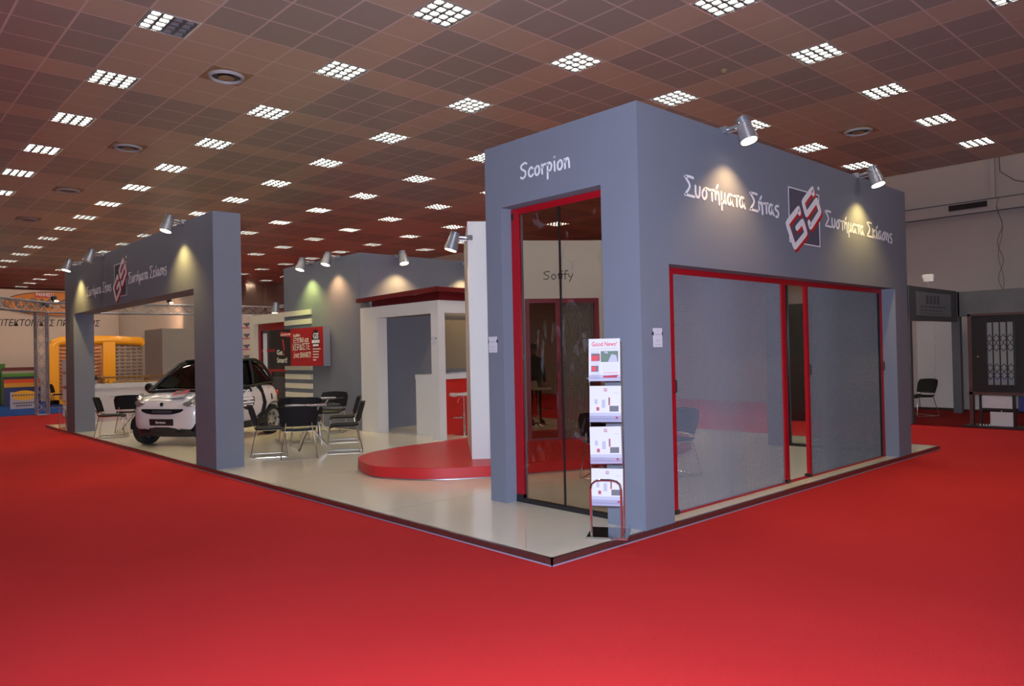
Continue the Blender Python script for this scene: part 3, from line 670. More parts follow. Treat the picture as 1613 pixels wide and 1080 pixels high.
g.add([(KX-.10, KY-.12, 2.70), (KX-.04, KY-.12, 2.70), (KX-.04, KY-.12, 2.79), (KX-.10, KY-.12, 2.79), (KX-.10, BY-.03, 2.66), (KX-.04, BY-.03, 2.66), (KX-.04, BY-.03, 2.74), (KX-.10, BY-.03, 2.74)], [(0,1,2,3), (4,5,6,7), (0,1,5,4), (3,2,6,7), (0,3,7,4), (1,2,6,5)])
g.box(KX-.10, 6.4, KY-.14, KY-.10, 2.70, 2.78)
g.build('louvred_roof', M_dred, kk, world=True, smooth=False)
g = G(); g.box(KX+.02, KX+.06, BY-.3, BY-.04, 2.56, 2.68); g.build('roof_bracket', M_alu, kk, world=True)
ct = thing('bar_counter', 'white bar counter with a red front panel inside the white kiosk', 'counter', (5.6, 7.3, hp))
g = G(); g.box(4.40, 6.05, 7.34, 7.92, 1.11, 1.205); g.build('counter_top', M_white, ct, world=True)
g = G(); g.box(4.40, 4.48, 7.36, 7.90, hp, 1.11); g.box(4.50, 6.0, 7.80, 7.86, hp, 1.11); g.build('side_panel', M_white, ct, world=True, smooth=False)
g = G(); g.box(4.48, 6.02, 7.38, 7.43, hp, 1.11); g.build('front_panel', mat('red_counter_front', (.55, .016, .012), .4), ct, world=True)
g = G(); g.box(5.05, 5.35, 7.45, 7.65, 1.205, 1.225); tag(g.build('paper_stack', M_paper), 'small pale stack of papers on the white bar counter', 'paper stack')
notice(Fr((KX, KY+.12, 1.84), (0, -1, 0), (0, 0, 1)), 'small notice clipped to the white corner post of the kiosk', .12, .16)

def stool(loc, rz, label):
    t = thing('bar_stool', label, 'bar stool', loc, rz, 'chrome bar stools')
    g = G(); g.lathe([(.001, 0), (.21, 0), (.21, .008), (.17, .02), (.06, .045), (.03, .07), (.001, .075)], n=32); g.build('base', M_chrome, t)
    g = G(); g.cyl((0, 0, .05), (0, 0, .42), .028); g.cyl((0, 0, .4), (0, 0, .74), .017); g.build('column', M_chrome, t)
    g = G(); g.tube([(0, -.0, .34), (.1, -.10, .33), (.2, -.09, .33), (.23, 0, .33), (.2, .09, .33), (.1, .10, .33), (0, 0, .34)], .008, 8); g.build('footrest', M_chrome, t)
    g = G(); g.tube([(0, 0, .72), (.05, -.10, .70), (.06, -.17, .60)], .006, 6); g.build('lever', M_chrome, t)
    g = G(); vs = []; prof = [(.22, .755), (.20, .775), (.0, .765), (-.14, .775), (-.19, .82), (-.215, .93)]
    for a, z in prof:
        for k in range(7):
            yy = -.19+.38*k/6; vs.append((a, yy*(1-.08*abs(a)), z+.018*(yy/.19)**2))
    n = len(vs); vs += [(p[0]-(.028 if p[2] > .80 else 0), p[1], p[2]-(.03 if p[2] < .80 else .0)) for p in vs]
    fs = []
    for i in range(5):
        for k in range(6): q = i*7+k; fs += [(q, q+1, q+8, q+7), (n+q, n+q+7, n+q+8, n+q+1)]
    for k in range(6): fs += [(k, n+k, n+k+1, k+1), (35+k, 35+k+1, n+36+k, n+35+k)]
    for i in range(5): fs += [(7*i, 7*i+7, n+7*i+7, n+7*i), (7*i+6, n+7*i+6, n+7*i+13, 7*i+13)]
    g.add(vs, fs); g.build('seat', M_white, t, angle=60)
    return t
s1 = stool((4.93, 7.10, hp), math.radians(165), 'white-seated chrome bar stool in front of the red counter panel')
s2 = dup(s1, (7.02, 7.22, hp), math.radians(0), 'chrome bar stool seen through the dark pane of the plum sliding door')

# ------------------------------------------------------------------ chairs
def chair():
    t = thing('wire_chair', 'x', 'chair', (0, 0, 0), 0, 'black chairs with chrome wire sled legs')
    g = G(); nx_, ny_ = 8, 8; vs = []
    for i in range(nx_+1):
        for k in range(ny_+1):
            a = -.21+.44*i/nx_; b = -.255+.51*k/ny_; rr = 1-.10*max(0, abs(a-.0)/.23)**4
            z = .452-.012*math.cos(PI*b/.5)-.02*max(0, (a-.12)/.1)**2+.018*max(0, (-a-.12)/.1)**2
            vs.append((a, b*rr, z))
    n = len(vs); vs += [(p[0], p[1]*.985, p[2]-.022) for p in vs]; m = ny_+1; fs = []
    for i in range(nx_):
        for k in range(ny_): q = i*m+k; fs += [(q, q+1, q+m+1, q+m), (n+q, n+q+m, n+q+m+1, n+q+1)]
    for k in range(ny_): fs += [(k, n+k, n+k+1, k+1), (nx_*m+k, nx_*m+k+1, n+nx_*m+k+1, n+nx_*m+k)]
    for i in range(nx_): fs += [(i*m, (i+1)*m, n+(i+1)*m, n+i*m), (i*m+ny_, n+i*m+ny_, n+(i+1)*m+ny_, (i+1)*m+ny_)]
    g.add(vs, fs); g.build('seat', mat('black_seat_shell', (.007, .006, .008), .6, spec=.2) if 'black_seat_shell' not in bpy.data.materials else bpy.data.materials['black_seat_shell'], t, angle=60)
    g = G(); vs = []; nu, nv = 10, 7
    for i in range(nv+1):
        for k in range(nu+1):
            u = -1+2*k/nu; v = i/nv; wdt = .285*(1-.10*(1-v)**2-.12*max(0, v-.7)/.3*abs(u))
            vs.append((-.235-.085*v+.055*u*u, wdt*u, .505+.305*v-.02*u*u*(v > .85)))
    n = len(vs); vs += [(p[0]-.018, p[1], p[2]) for p in vs]; m = nu+1; fs = []
    for i in range(nv):
        for k in range(nu): q = i*m+k; fs += [(q, q+1, q+m+1, q+m), (n+q, n+q+m, n+q+m+1, n+q+1)]
    for k in range(nu): fs += [(k, n+k, n+k+1, k+1), (nv*m+k, nv*m+k+1, n+nv*m+k+1, n+nv*m+k)]
    for i in range(nv): fs += [(i*m, (i+1)*m, n+(i+1)*m, n+i*m), (i*m+nu, n+i*m+nu, n+(i+1)*m+nu, (i+1)*m+nu)]
    g.add(vs, fs); g.build('backrest', bpy.data.materials['black_seat_shell'], t, angle=60)
    for s in (-1, 1):
        g = G(); y = .20*s; yo = .265*s
        g.tube([(.19, y, .425), (.215, y*1.05, .41), (.27, yo, .02), (.262, yo, .009), (.24, yo, .007), (-.25, yo, .007), (-.272, yo, .009), (-.28, yo, .02), (-.20, y*1.05, .41), (-.19, y, .425), (-.215, y, .445), (-.235, y*.95, .50), (-.262, y*.93, .56)], .0075, 8)
        g.build('leg', M_chrome, t)
    g = G(); g.tube([(.19, -.20, .425), (.19, .20, .425)], .0075, 8); g.tube([(-.19, -.20, .425), (-.19, .20, .425)], .0075, 8); g.tube([(-.20, -.2, .42), (.20, -.2, .425)], .0065, 6); g.tube([(-.20, .2, .42), (.20, .2, .425)], .0065, 6)
    g.tube([(-.235, -.265, .007), (-.235, .265, .007)], .006, 6)
    g.build('crossbar', M_chrome, t)
    return t
ch0 = chair(); used = False
def put_chair(x, y, deg, label, z=hp):
    global used
    if not used: used = True; ch0.location = (x, y, z); ch0.rotation_euler = (0, 0, math.radians(deg)); ch0['label'] = label; return ch0
    return dup(ch0, (x, y, z), math.radians(deg), label)
put_chair(1.16, 7.27, -26, 'black wire chair in profile facing right, between arch pillar and front glass table')
put_chair(1.34, 6.66, 64, 'black wire chair with its back to us, in front of the front glass table')
put_chair(2.16, 6.72, 150, 'black wire chair facing left, right of the front glass table')
put_chair(2.95, 8.15, 150, 'black wire chair facing left, behind and just left of the rightmost one')
put_chair(2.40, 9.02, 70, 'black wire chair by the rear wheel of the car, left of the back glass table')
put_chair(2.26, 8.20, 240, 'black wire chair facing us behind the front glass table')
put_chair(3.58, 9.70, 225, 'black wire chair at the far side of the back glass table')
put_chair(.32, 12.72, -24, 'black wire chair in profile beside the far pillar of the arch')
put_chair(.86, 13.45, 70, 'black wire chair with its back to us, in front of the car on its left')
put_chair(3.66, 1.55, 160, 'black wire chair seen through the left insect screen, nearer the screen edge')
put_chair(3.05, 2.02, 25, 'black wire chair partly seen through the tower glass behind the brochure rack')
def table(x, y, rz, label, r=.51, papers=None):
    t = thing('glass_table', label, 'table', (x, y, hp), rz, 'round glass tables')
    g = G(); g.lathe([(.001, .735), (r, .735), (r+.004, .739), (r, .745), (.001, .745)], n=48); g.build('table_top', M_glasst, t)
    for k in range(3):
        a = k*2*PI/3; g = G(); ca, sa = math.cos(a), math.sin(a)
        g.tube([(-.33*ca+.03*sa, -.33*sa-.03*ca, .012), (.27*ca+.03*sa, .27*sa-.03*ca, .725)], .016, 10); g.build('leg', M_chrome, t)
    g = G(); g.lathe([(.001, .36), (.045, .365), (.05, .40), (.001, .41)], n=16)
    for k in range(3): a = k*2*PI/3; g.cyl((.27*math.cos(a)+.03*math.sin(a), .27*math.sin(a)-.03*math.cos(a), .722), (.27*math.cos(a)+.03*math.sin(a), .27*math.sin(a)-.03*math.cos(a), .735), .03, 12)
    g.build('hub', M_chrome, t)
    return t
M_glasst = glassy('greenish_glass', (1, 1, 1), (.72, .80, .78), .02)
t1 = table(1.90, 7.42, .5, 'round glass table nearest the red stage, in front of the other')
t2 = table(2.93, 9.10, 1.1, 'round glass table farther back, by the rear of the car')
t3 = table(1.18, 14.15, .2, 'round glass table left of the car, by the far arch pillar')
g = G(); g.box(-.105, .105, -.15, .15, 0, .004); g.box(-.08, .10, -.13, .14, .004, .008)
def leaflet(x, y, z, rz, label, cmat):
    t = thing('leaflet', label, 'leaflet', (x, y, z), rz, 'leaflets on tables')
    g = G(); g.box(-.105, .105, -.15, .15, 0, .006); g.build('sheet', M_paper, t)
    g = G(); g.box(-.10, .02, -.14, .0, .006, .0066); g.box(-.09, .09, .05, .12, .006, .0066); g.build('printing', cmat, t)
leaflet(1.72, 7.50, hp+.745, .3, 'white leaflet on the left side of the front glass table', M_pgrey)
leaflet(1.98, 7.30, hp+.745, 1.0, 'white printed leaflet on the right side of the front glass table', M_pred)
leaflet(2.85, 9.15, hp+.745, .4, 'white printed leaflet on the left side of the back glass table', M_pred)
leaflet(3.10, 8.98, hp+.745, 1.2, 'white leaflet on the right side of the back glass table', M_pgrey)

# ------------------------------------------------------------------ brochure racks
def rack(loc, rz, label, group='chrome brochure racks'):
    """faces +x"""
    t = thing('brochure_rack', label, 'brochure rack', loc, rz, group)
    g = G(); g.box(-.20, .16, -.165, .165, .006, .016); g.box(-.205, .165, -.17, .17, 0, .006); g.build('base', M_chrome, t)
    g = G(); g.tube([(.13, -.125, .012), (.13, -.125, .40), (.13, -.115, .445), (.13, -.085, .47), (.13, -.04, .478), (.13, .04, .478), (.13, .085, .47), (.13, .115, .445), (.13, .125, .40), (.13, .125, .012)], .0105, 10); g.build('hoop', M_chrome, t)
    g = G()
    for s in (-1, 1): g.tube([(.02, .135*s, .012), (.0, .138*s, .6), (-.03, .138*s, 1.60)], .0055, 8)
    g.tube([(-.03, -.138, 1.60), (-.031, -.12, 1.625), (-.031, .12, 1.625), (-.03, .138, 1.60)], .0055, 8)
    g.build('upright', M_chrome, t)
    for z in (.25, .60, .945, 1.285):
        g = G()
        g.box(.0, .075, -.13, .13, z-.006, z); g.box(.068, .072, -.13, .13, z, z+.055); g.tube([(-.01, -.142, z+.02), (.078, -.142, z+.03)], .004, 6); g.tube([(-.01, .142, z+.02), (.078, .142, z+.03)], .004, 6)
        g.tube([(.078, -.142, z+.03), (.078, .142, z+.03)], .003, 6)
        g.build('tray', M_acr, t)
    return t
RL, RRZ = (.85, .165, hp), math.radians(213)
rk = rack(RL, RRZ, 'chrome brochure rack full of papers, standing at the tower corner')
def rackpt(a, b, c): return Matrix.Translation(RL) @ Matrix.Rotation(RRZ, 4, 'Z') @ Vector((a, b, c))
def brochure(z, hgt, wd, label, news=False, roll=0.0):
    t = thing('newspaper' if news else 'brochure', label, 'newspaper' if news else 'brochure', rackpt(.02, 0, z), RRZ, None if news else 'brochures on the rack')
    lean = .13
    F = lambda a, b, c=0.0: Vector((.034+c-b*lean, a*math.cos(roll)-b*math.sin(roll), b+a*math.sin(roll)))
    g = G(); g.fbox(F, -wd/2, wd/2, .002, hgt, -.012, 0); g.build('paper', M_paper, t, smooth=False)
    T = lambda a0, b0: (lambda x, y, c=0: F(a0+x, b0+y, c))
    if news:
        g = G(); g.text('Good News!', T(-.105, hgt-.062), .052, .0006, .0006, width=.21, bold=.0008)
        g.fbox(F, .0, .11, .035, .058, 0, .0006) if False else g.prism([(-.01, .030), (.100, .030), (.113, .052), (-.01, .045)], F, 0, .0006); g.fbox(F, -.01, .113, .068, .072, 0, .0006)
        g.fbox(F, -.11, -.055, .17, .215, 0, .0008); g.fbox(F, -.045, -.036, .17, .23, 0, .0008); g.fbox(F, -.105, -.07, .085, .125, 0, .0008)
        g.build('masthead', M_pred, t)
        g = G(); g.prism([(-.115, hgt-.092), (.11, hgt-.092), (.11, hgt-.072), (.03, hgt-.078), (-.115, hgt-.080)], F, 0, .0004); g.fbox(F, -.115, -.04, .02, hgt-.10, 0, .0003)
        for k in range(8): g.fbox(F, -.02, .112, .085+.008*k, .088+.008*k, 0, .0004)
        g.build('printing', mat('print_pale', (.48, .46, .53), .6), t)
        g = G(); g.fbox(F, -.03, .115, hgt-.195, hgt-.104, 0, .0008); g.build('photograph', M_pgreen, t)
        g = G(); g.prism([(.03, hgt-.194), (.11, hgt-.194), (.10, hgt-.14), (.06, hgt-.13)], F, .0008, .0012); g.prism([(.0, hgt-.12), (.03, hgt-.125), (.03, hgt-.11), (.0, hgt-.108)], F, .0008, .0012); g.build('photo_highlight', M_lav, t)
        g = G(); g.fbox(F, -.11, -.045, .168, .232, .0, .0005); g.fbox(F, -.11, -.05, .08, .13, 0, .0005); g.build('small_picture', M_pdark, t)
    else:
        g = G(); g.fbox(F, -.012, .016, hgt-.045, hgt-.02, 0, .0006); g.fbox(F, -.075, -.05, .095, .125, 0, .0006); g.fbox(F, .026, .040, .14, .205, 0, .0006); g.fbox(F, .085, .105, .03, .045, 0, .0006); g.build('red_print', M_pred, t)
        g = G(); g.fbox(F, .035, .11, .088, .135, 0, .0005); g.fbox(F, .028, .038, .15, .20, .0006, .0009); g.fbox(F, -.07, -.055, .10, .118, .0006, .0009); g.build('dark_print', M_pdark, t)
        g = G(); g.fbox(F, -.09, -.065, .15, .19, 0, .0006); g.fbox(F, -.03, .0, .12, .185, 0, .0006); g.fbox(F, .07, .115, hgt-.062, hgt-.058, 0, .0006); g.fbox(F, -.01, .014, hgt-.04, hgt-.024, .0006, .0009); g.build('grey_print', M_pgrey, t)
        g = G(); g.fbox(F, -wd/2, wd/2, .002, .078, 0, .0004); g.build('lavender_band', M_lav, t)
brochure(1.285, .355, .262, 'newspaper headed Good News in the top tray of the brochure rack', True)
brochure(.945, .30, .262, 'white product brochure in the second tray of the rack, just under the newspaper')
brochure(.60, .305, .262, 'white product brochure in the third tray of the rack, slightly tilted', roll=.025)
brochure(.25, .305, .262, 'white product brochure in the lowest tray, behind the chrome hoop')
r2 = rack((.17, 15.70, hp), math.radians(200), 'narrow chrome brochure rack seen edge-on left of the far arch pillar')
for k, z in enumerate((.27, .62, .965, 1.30)):
    g = G(); g.box(.03, .045, -.125, .125, 0, .28); o = g.build('brochure', M_paper)
    o.location = Matrix.Translation((.17, 15.70, hp)) @ Matrix.Rotation(math.radians(200), 4, 'Z') @ Vector((0, 0, z)); o.rotation_euler = (0, 0, math.radians(200))
    tag(o, 'pale brochure in the far rack beside the arch pillar, %s tray from the floor' % ORD[k], 'brochure', 'brochures on the rack')

# ------------------------------------------------------------------ small car
M_carw = mat('white_car_paint', (.60, .56, .58), .22, coat=.6)
M_carb = mat('car_black_trim', (.010, .010, .012), .35)
M_carg = glassy('car_glass', (1, 1, 1), (.10, .11, .07), .02)
M_tyre = mat('tyre_rubber', (.012, .012, .013), .8); M_rim = mat('steel_rim', (.38, .37, .36), .35, metal=.7)
car = thing('compact_car', 'white two-seat compact car with black trim, parked on the platform behind the arch pillar', 'car', (1.56, 10.70, hp), math.radians(211))
def loft(secs, close=True):
    """secs: list of (x, [(y,z)...] half profile bottom-centre -> top-centre); mirrored"""
    g = G(); n = len(secs[0][1]); ring = 2*n-2; vs = []
    for x, p in secs:
        vs += [(x, y, z) for y, z in p]; vs += [(x, -y, z) for y, z in p[-2:0:-1]]
    fs = []
    for i in range(len(secs)-1):
        for k in range(ring): a = i*ring+k; b = i*ring+(k+1) % ring; fs.append((a, b, b+ring, a+ring))
    if close: fs += [tuple(range(ring)), tuple(range((len(secs)-1)*ring, len(secs)*ring))]
    return g.add(vs, fs)
def bake(o, mods):
    for m in mods:
        md = o.modifiers.new('m', m[0])
        for k, v in m[1].items(): setattr(md, k, v)
    dg = bpy.context.evaluated_depsgraph_get(); dg.update()
    me = bpy.data.meshes.new_from_object(o.evaluated_get(dg)); o.modifiers.clear(); o.data = me
    return o
# lower body: x, half width, sill z, top z at centre, belt z
st_ = [(1.335, .40, .37, .58, .56), (1.32, .52, .33, .68, .66), (1.27, .64, .29, .78, .75), (1.18, .70, .27, .86, .82), (1.0, .755, .26, .925, .88), (.80, .77, .27, .985, .94), (.45, .765, .27, 1.00, .965), (0, .765, .27, 1.01, .985),
       (-.5, .77, .27, 1.03, 1.01), (-.85, .775, .28, 1.05, 1.03), (-1.05, .75, .30, 1.03, 1.00), (-1.15, .71, .33, .92, .90), (-1.22, .63, .38, .80, .78), (-1.25, .50, .42, .70, .68)]
secs = []
for x, hw, zb, zt, zbelt in st_:
    secs.append((x, [(0, zb), (hw*.55, zb), (hw*.90, zb), (hw*.985, zb+.06), (hw, zb+(zbelt-zb)*.45), (hw*.985, zb+(zbelt-zb)*.8), (hw*.90, zbelt), (hw*.55, zt-.005), (0, zt)]))
body = loft(secs).build('body_shell', M_carw, car, angle=60)
wheels = [(.93, .64), (.93, -.64), (-.93, .64), (-.93, -.64)]
cutter = G()
for x, y in wheels: cutter.cyl((x, y-.22 if y > 0 else y-.25, .295), (x, y+.25 if y > 0 else y+.22, .295), .335, 40)
co = cutter.build('cutter', M_carb)
co.parent = car
bake(body, [('SUBSURF', dict(levels=2, render_levels=2)), ('BOOLEAN', dict(object=co, operation='DIFFERENCE', solver='EXACT'))])
body.data.shade_smooth(); body.data.set_sharp_from_angle(angle=math.radians(40))
bpy.data.objects.remove(co)
# inner tub so the arches read dark
g = G(); g.box(-1.15, 1.15, -.47, .47, .2, .75); g.box(-.52, .52, -.70, .70, .2, .6); g.build('underbody', M_carb, car)
# greenhouse glass
gs_ = [(.86, .66, .955, .965), (.70, .665, .965, 1.06), (.42, .64, .97, 1.27), (.20, .60, .98, 1.43), (.02, .575, .98, 1.495), (-.35, .565, .99, 1.525), (-.60, .56, 1.0, 1.505), (-.80, .57, 1.0, 1.42), (-.98, .60, 1.0, 1.21), (-1.05, .62, 1.0, 1.03)]
secs = []
for x, hw, zb, zt in gs_:
    base = .715 if x < .8 else .68
    secs.append((x, [(0, zb-.03), (base*.6, zb-.03), (base*.96, zb-.02), (base*.985, zb+.01), (base*.97+(hw-base)*.25, zb+(zt-zb)*.35), (hw*1.0, zb+(zt-zb)*.82), (hw*.93, zt-.012*(zt > 1.2)), (hw*.55, zt), (0, zt+.003)]))
glass = loft(secs).build('greenhouse_glass', M_carg, car, angle=60)
bake(glass, [('SUBSURF', dict(levels=2, render_levels=2))]); glass.data.shade_smooth()
# roof skin, pillars
g = G()
for s in (-1, 1):
    g.tube([(.86, .67*s, .965), (.66, .655*s, 1.09), (.42, .625*s, 1.275), (.18, .585*s, 1.43), (.0, .565*s, 1.49), (-.35, .56*s, 1.515), (-.62, .555*s, 1.50), (-.82, .575*s, 1.41), (-.98, .62*s, 1.21), (-1.05, .665*s, 1.03)], .032, 10)
    g.tube([(-.30, .735*s, .97), (-.36, .66*s, 1.25), (-.40, .575*s, 1.49)], .024, 8)
    g.tube([(.83, .70*s, .955), (.4, .735*s, .985), (-.3, .745*s, 1.0), (-.8, .74*s, 1.03), (-1.04, .69*s, 1.03)], .020, 8)
g.tube([(.02, -.56, 1.49), (.035, 0, 1.505), (.02, .56, 1.49)], .030, 8); g.tube([(-.82, -.56, 1.42), (-.85, 0, 1.44), (-.82, .56, 1.42)], .028, 8)
g.tube([(.89, -.66, .955), (.93, 0, .975), (.89, .66, .955)], .030, 8)
g.build('roof_frame', M_carb, car)
g = G(); g.add([(-.02, -.54, 1.512), (-.02, .54, 1.512), (-.75, .54, 1.455), (-.75, -.54, 1.455), (-.4, -.54, 1.535), (-.4, .54, 1.535)], [(0, 1, 5, 4), (4, 5, 2, 3)]); g.build('roof_panel', M_carb, car)
# interior
g = G()
for s in (-1, 1): g.box(-.35, .1, .32*s-.22, .32*s+.22, .72, .86); g.box(-.52, -.36, .32*s-.22, .32*s+.22, .8, 1.34); g.box(-.5, -.40, .32*s-.11, .32*s+.11, 1.33, 1.44)
g.box(.42, .70, -.6, .6, .9, 1.03); g.build('interior', M_carb, car)
g = G(); g.tube([(.36+.05*math.sin(a), .32+.18*math.cos(a), 1.03+.17*math.sin(a)) for a in [2*PI*k/20 for k in range(20)]], .012, 6, closed=True); g.build('steering_wheel', M_carb, car)
# doors / tridion line / lower black trim
def sidept(x, z, s, off=.0):
    # approximate surface half-width
    tab = [(1.2, .69), (1.0, .75), (.8, .77), (0, .765), (-.5, .77), (-.85, .775), (-1.08, .75), (-1.2, .70), (-1.27, .6)]
    for (xa, wa), (xb, wb) in zip(tab, tab[1:]):
        if xb <= x <= xa: hw = wa+(wb-wa)*(xa-x)/(xa-xb); break
    else: hw = .72
    k = (z-.27)/.7; f = .985 if k < .1 else (1.0 if k < .55 else 1.0-.09*max(0, (k-.55))/.45)
    return Vector((x, (hw*f+off)*s, z))
def sideband(pts, wd, s, off=.004):
    g = G(); P = [Vector((a, b)) for a, b in pts]; vs = []
    for i, p in enumerate(P):
        d = (P[min(i+1, len(P)-1)]-P[max(i-1, 0)]).normalized(); n = Vector((-d.y, d.x)); ww = wd[i] if isinstance(wd, list) else wd
        for q in (p+n*ww/2, p-n*ww/2): vs += [sidept(q.x, q.y, s, off), sidept(q.x, q.y, s, -.02)]
    fs = []
    for i in range(len(P)-1): a = 4*i; fs += [(a, a+4, a+6, a+2), (a, a+1, a+5, a+4), (a+2, a+6, a+7, a+3)]
    return g.add(vs, fs)
for s in (1, -1):
    g = sideband([(-.50, 1.0), (-.57, .85), (-.60, .65), (-.53, .45), (-.38, .34)], [.13, .10, .09, .10, .12], s, .022); g.build('black_arc', M_carb, car, angle=60)
    g = sideband([(.62, .31), (.3, .285), (0, .28), (-.3, .285), (-.6, .32)], .11, s, .02); g.build('sill_trim', M_carb, car, angle=60)
    g = G()
    for x0 in (.93, -.93):
        pts = [(x0+.345*math.cos(a), .295+.345*math.sin(a)) for a in [PI*k/14 for k in range(15)]]
        vs = []
        for p in pts: q = sidept(p[0], p[1], s, .006); vs += [q, Vector((q.x, q.y-.05*s, q.z)), Vector((x0+(q.x-x0)*1.05, q.y-.004*s, .295+(q.z-.295)*1.05))]
        g.add(vs, [f for i in range(14) for f in ((3*i, 3*i+3, 3*i+4, 3*i+1), (3*i, 3*i+2, 3*i+5, 3*i+3))])
    g.build('wheel_arch_lip', M_carb, car, angle=60)
    # rear side vent, tail lamp, door handle
    g = sideband([(-.80, .93), (-.86, .82), (-.86, .70)], [.035, .06, .03], s, .016); g.build('side_vent', M_carb, car)
    g = G(); g.lathe([(.001, -.02), (.05, -.015), (.055, .01), (.03, .03), (.001, .034)], (0, 0, 0), 16, 'x'); tl = g.build('tail_lamp', mat('tail_red', (.5, .01, .01), .2) if 'tail_red' not in bpy.data.materials else bpy.data.materials['tail_red'], car)
    tl.location = (-1.13, .69*s, .82); tl.rotation_euler = (0, 0, math.radians(180-28*s))
    # mirror
    g = G(); g.lathe([(.001, -.055), (.06, -.045), (.085, -.01), (.08, .03), (.05, .055), (.001, .06)], (.66, .86*s, 1.02), 16, 'x'); g.cyl((.66, .72*s, .98), (.66, .82*s, 1.0), .022, 8); g.build('mirror', M_carb, car)
# wheels
for x, y in wheels:
    s = 1 if y > 0 else -1
    g = G(); g.lathe([(.20, -.085), (.27, -.09), (.293, -.07), (.297, 0), (.293, .07), (.27, .09), (.20, .085), (.19, 0), (.20, -.085)], (x, y+.02*s, .295), 40, 'y', caps=False); tw_ = g.build('wheel', M_tyre, car)
    g = G(); g.lathe([(.20, .0), (.205, .05), (.20, .088), (.185, .085), (.17, .05), (.09, .045), (.06, .07), (.045, .075), (.001, .075)], (0, 0, 0), 32, 'y')
    for k in range(6):
        a = k*PI/3; g.mi = 1; g.cyl((.118*math.cos(a), .046, .118*math.sin(a)), (.118*math.cos(a), .0515, .118*math.sin(a)), .026, 12); g.mi = 0
    rim = g.build('rim', [M_rim, M_carb], tw_); rim.location = (x, y+.02*s, .295)
    if s < 0: rim.rotation_euler = (0, 0, PI)
# front end: surface x of the nose at half-width y
def nose(y, z, off=0.0):
    ay = abs(y); x = 1.338-.12*ay**2-.75*max(0, ay-.42)**2-.9*max(0, ay-.60)
    x -= .55*max(0, z-.60)**1.5+.35*max(0, .42-z)
    return Vector((x+off, y, z))
FN = lambda a, b, c=0.0: nose(a, b, c)
def nosepatch(rows, off=.012, depth=.05):
    """rows: list of (z, yleft, yright)"""
    g = G(); n = 14; vs = []
    for z, a, b in rows:
        for k in range(n+1): yv = a+(b-a)*k/n; vs.append(nose(yv, z, off))
    m = len(vs)
    for z, a, b in rows:
        for k in range(n+1): yv = a+(b-a)*k/n; vs.append(nose(yv, z, off-depth))
    fs = []
    for i in range(len(rows)-1):
        for k in range(n): q = i*(n+1)+k; fs += [(q, q+1, q+n+2, q+n+1)]
    R = len(rows)-1
    for k in range(n): fs += [(k, m+k, m+k+1, k+1), (R*(n+1)+k, R*(n+1)+k+1, m+R*(n+1)+k+1, m+R*(n+1)+k)]
    for i in range(R): fs += [(i*(n+1), (i+1)*(n+1), m+(i+1)*(n+1), m+i*(n+1)), (i*(n+1)+n, m+i*(n+1)+n, m+(i+1)*(n+1)+n, (i+1)*(n+1)+n)]
    return g.add(vs, fs)
nosepatch([(.665, -.44, .44), (.645, -.45, .45), (.61, -.40, .40), (.585, -.30, .30), (.572, -.2, .2)], .012).build('grille', M_carb, car, angle=60); gr_ = bpy.data.objects['grille']
g = G()
for k in range(9): g.fbox(FN, -.19+.047*k, -.155+.047*k, .595, .64, .012, .016)
g.build('grille_slats', mat('grille_slat', (.06, .06, .075), .4), gr_)
npl = nosepatch([(.49, -.25, .25), (.375, -.25, .25)], .022, .03).build('number_plate', M_black, car)
g = G(); g.text('fortwo', lambda x, y, c=0: nose(-.105+x, .412+y, .023+c), .062, .001, 0, width=.21, bold=.0015); g.build('plate_lettering', M_ltxt, npl)
nosepatch([(.345, -.30, .30), (.33, -.30, .30), (.26, -.28, .28)], .014).build('lower_grille', mat('grille_mesh_dark', (.02, .02, .025), .5), car)
for s in (-1, 1):
    a, b = sorted((.37*s, .56*s)); nosepatch([(.345, a, b), (.26, a, b)], .012).build('fog_lamp_recess', M_carb, car)
nosepatch([(.262, -.64, .64), (.23, -.66, .66), (.17, -.62, .62)], .012, .2).build('front_bumper_lip', M_carb, car, angle=60)
M_hl = mat('headlamp_glass', (.50, .46, .42), .08, metal=.6); M_hl2 = mat('headlamp_bulb', (.8, .78, .75), .1, metal=.8)
for s in (-1, 1):
    g = G(); vs = []; nn = 18
    ctrl_ = [(.42, .745), (.46, .72), (.53, .70), (.60, .715), (.655, .76), (.675, .83), (.66, .90), (.63, .93), (.60, .90), (.56, .85), (.50, .80), (.44, .775)]
    cen = Vector((.56, .79)); vs = []
    for (a, b) in ctrl_: vs.append(nose(a*s, b, .0)+Vector((.012, 0, 0)))
    vs.append(nose(cen.x*s, cen.y, 0)+Vector((.045, .012*s, .01)))
    for (a, b) in ctrl_: vs.append(nose(a*s, b, 0)+Vector((-.07, 0, 0)))
    n = len(ctrl_); fs = [(i, (i+1) % n, n) for i in range(n)]+[(i, (i+1) % n, n+1+(i+1) % n, n+1+i) for i in range(n)]
    g.add(vs, fs); hl = g.build('headlamp', M_hl, car, angle=60)
    g = G()
    for yy, zz, r in ((.575, .765, .045), (.625, .855, .035)): c0 = nose(yy*s, zz, .03); g.cyl(c0-Vector((.03, 0, 0)), c0+Vector((.014, .004*s, .004)), r, 14, r*.7)
    g.build('lamp_reflector', M_hl2, hl)
g = G(); c0 = nose(0, .745, .012); g.cyl(c0-Vector((.02, 0, 0)), c0+Vector((.006, 0, .002)), .036, 18); g.build('badge', M_chrome, car)
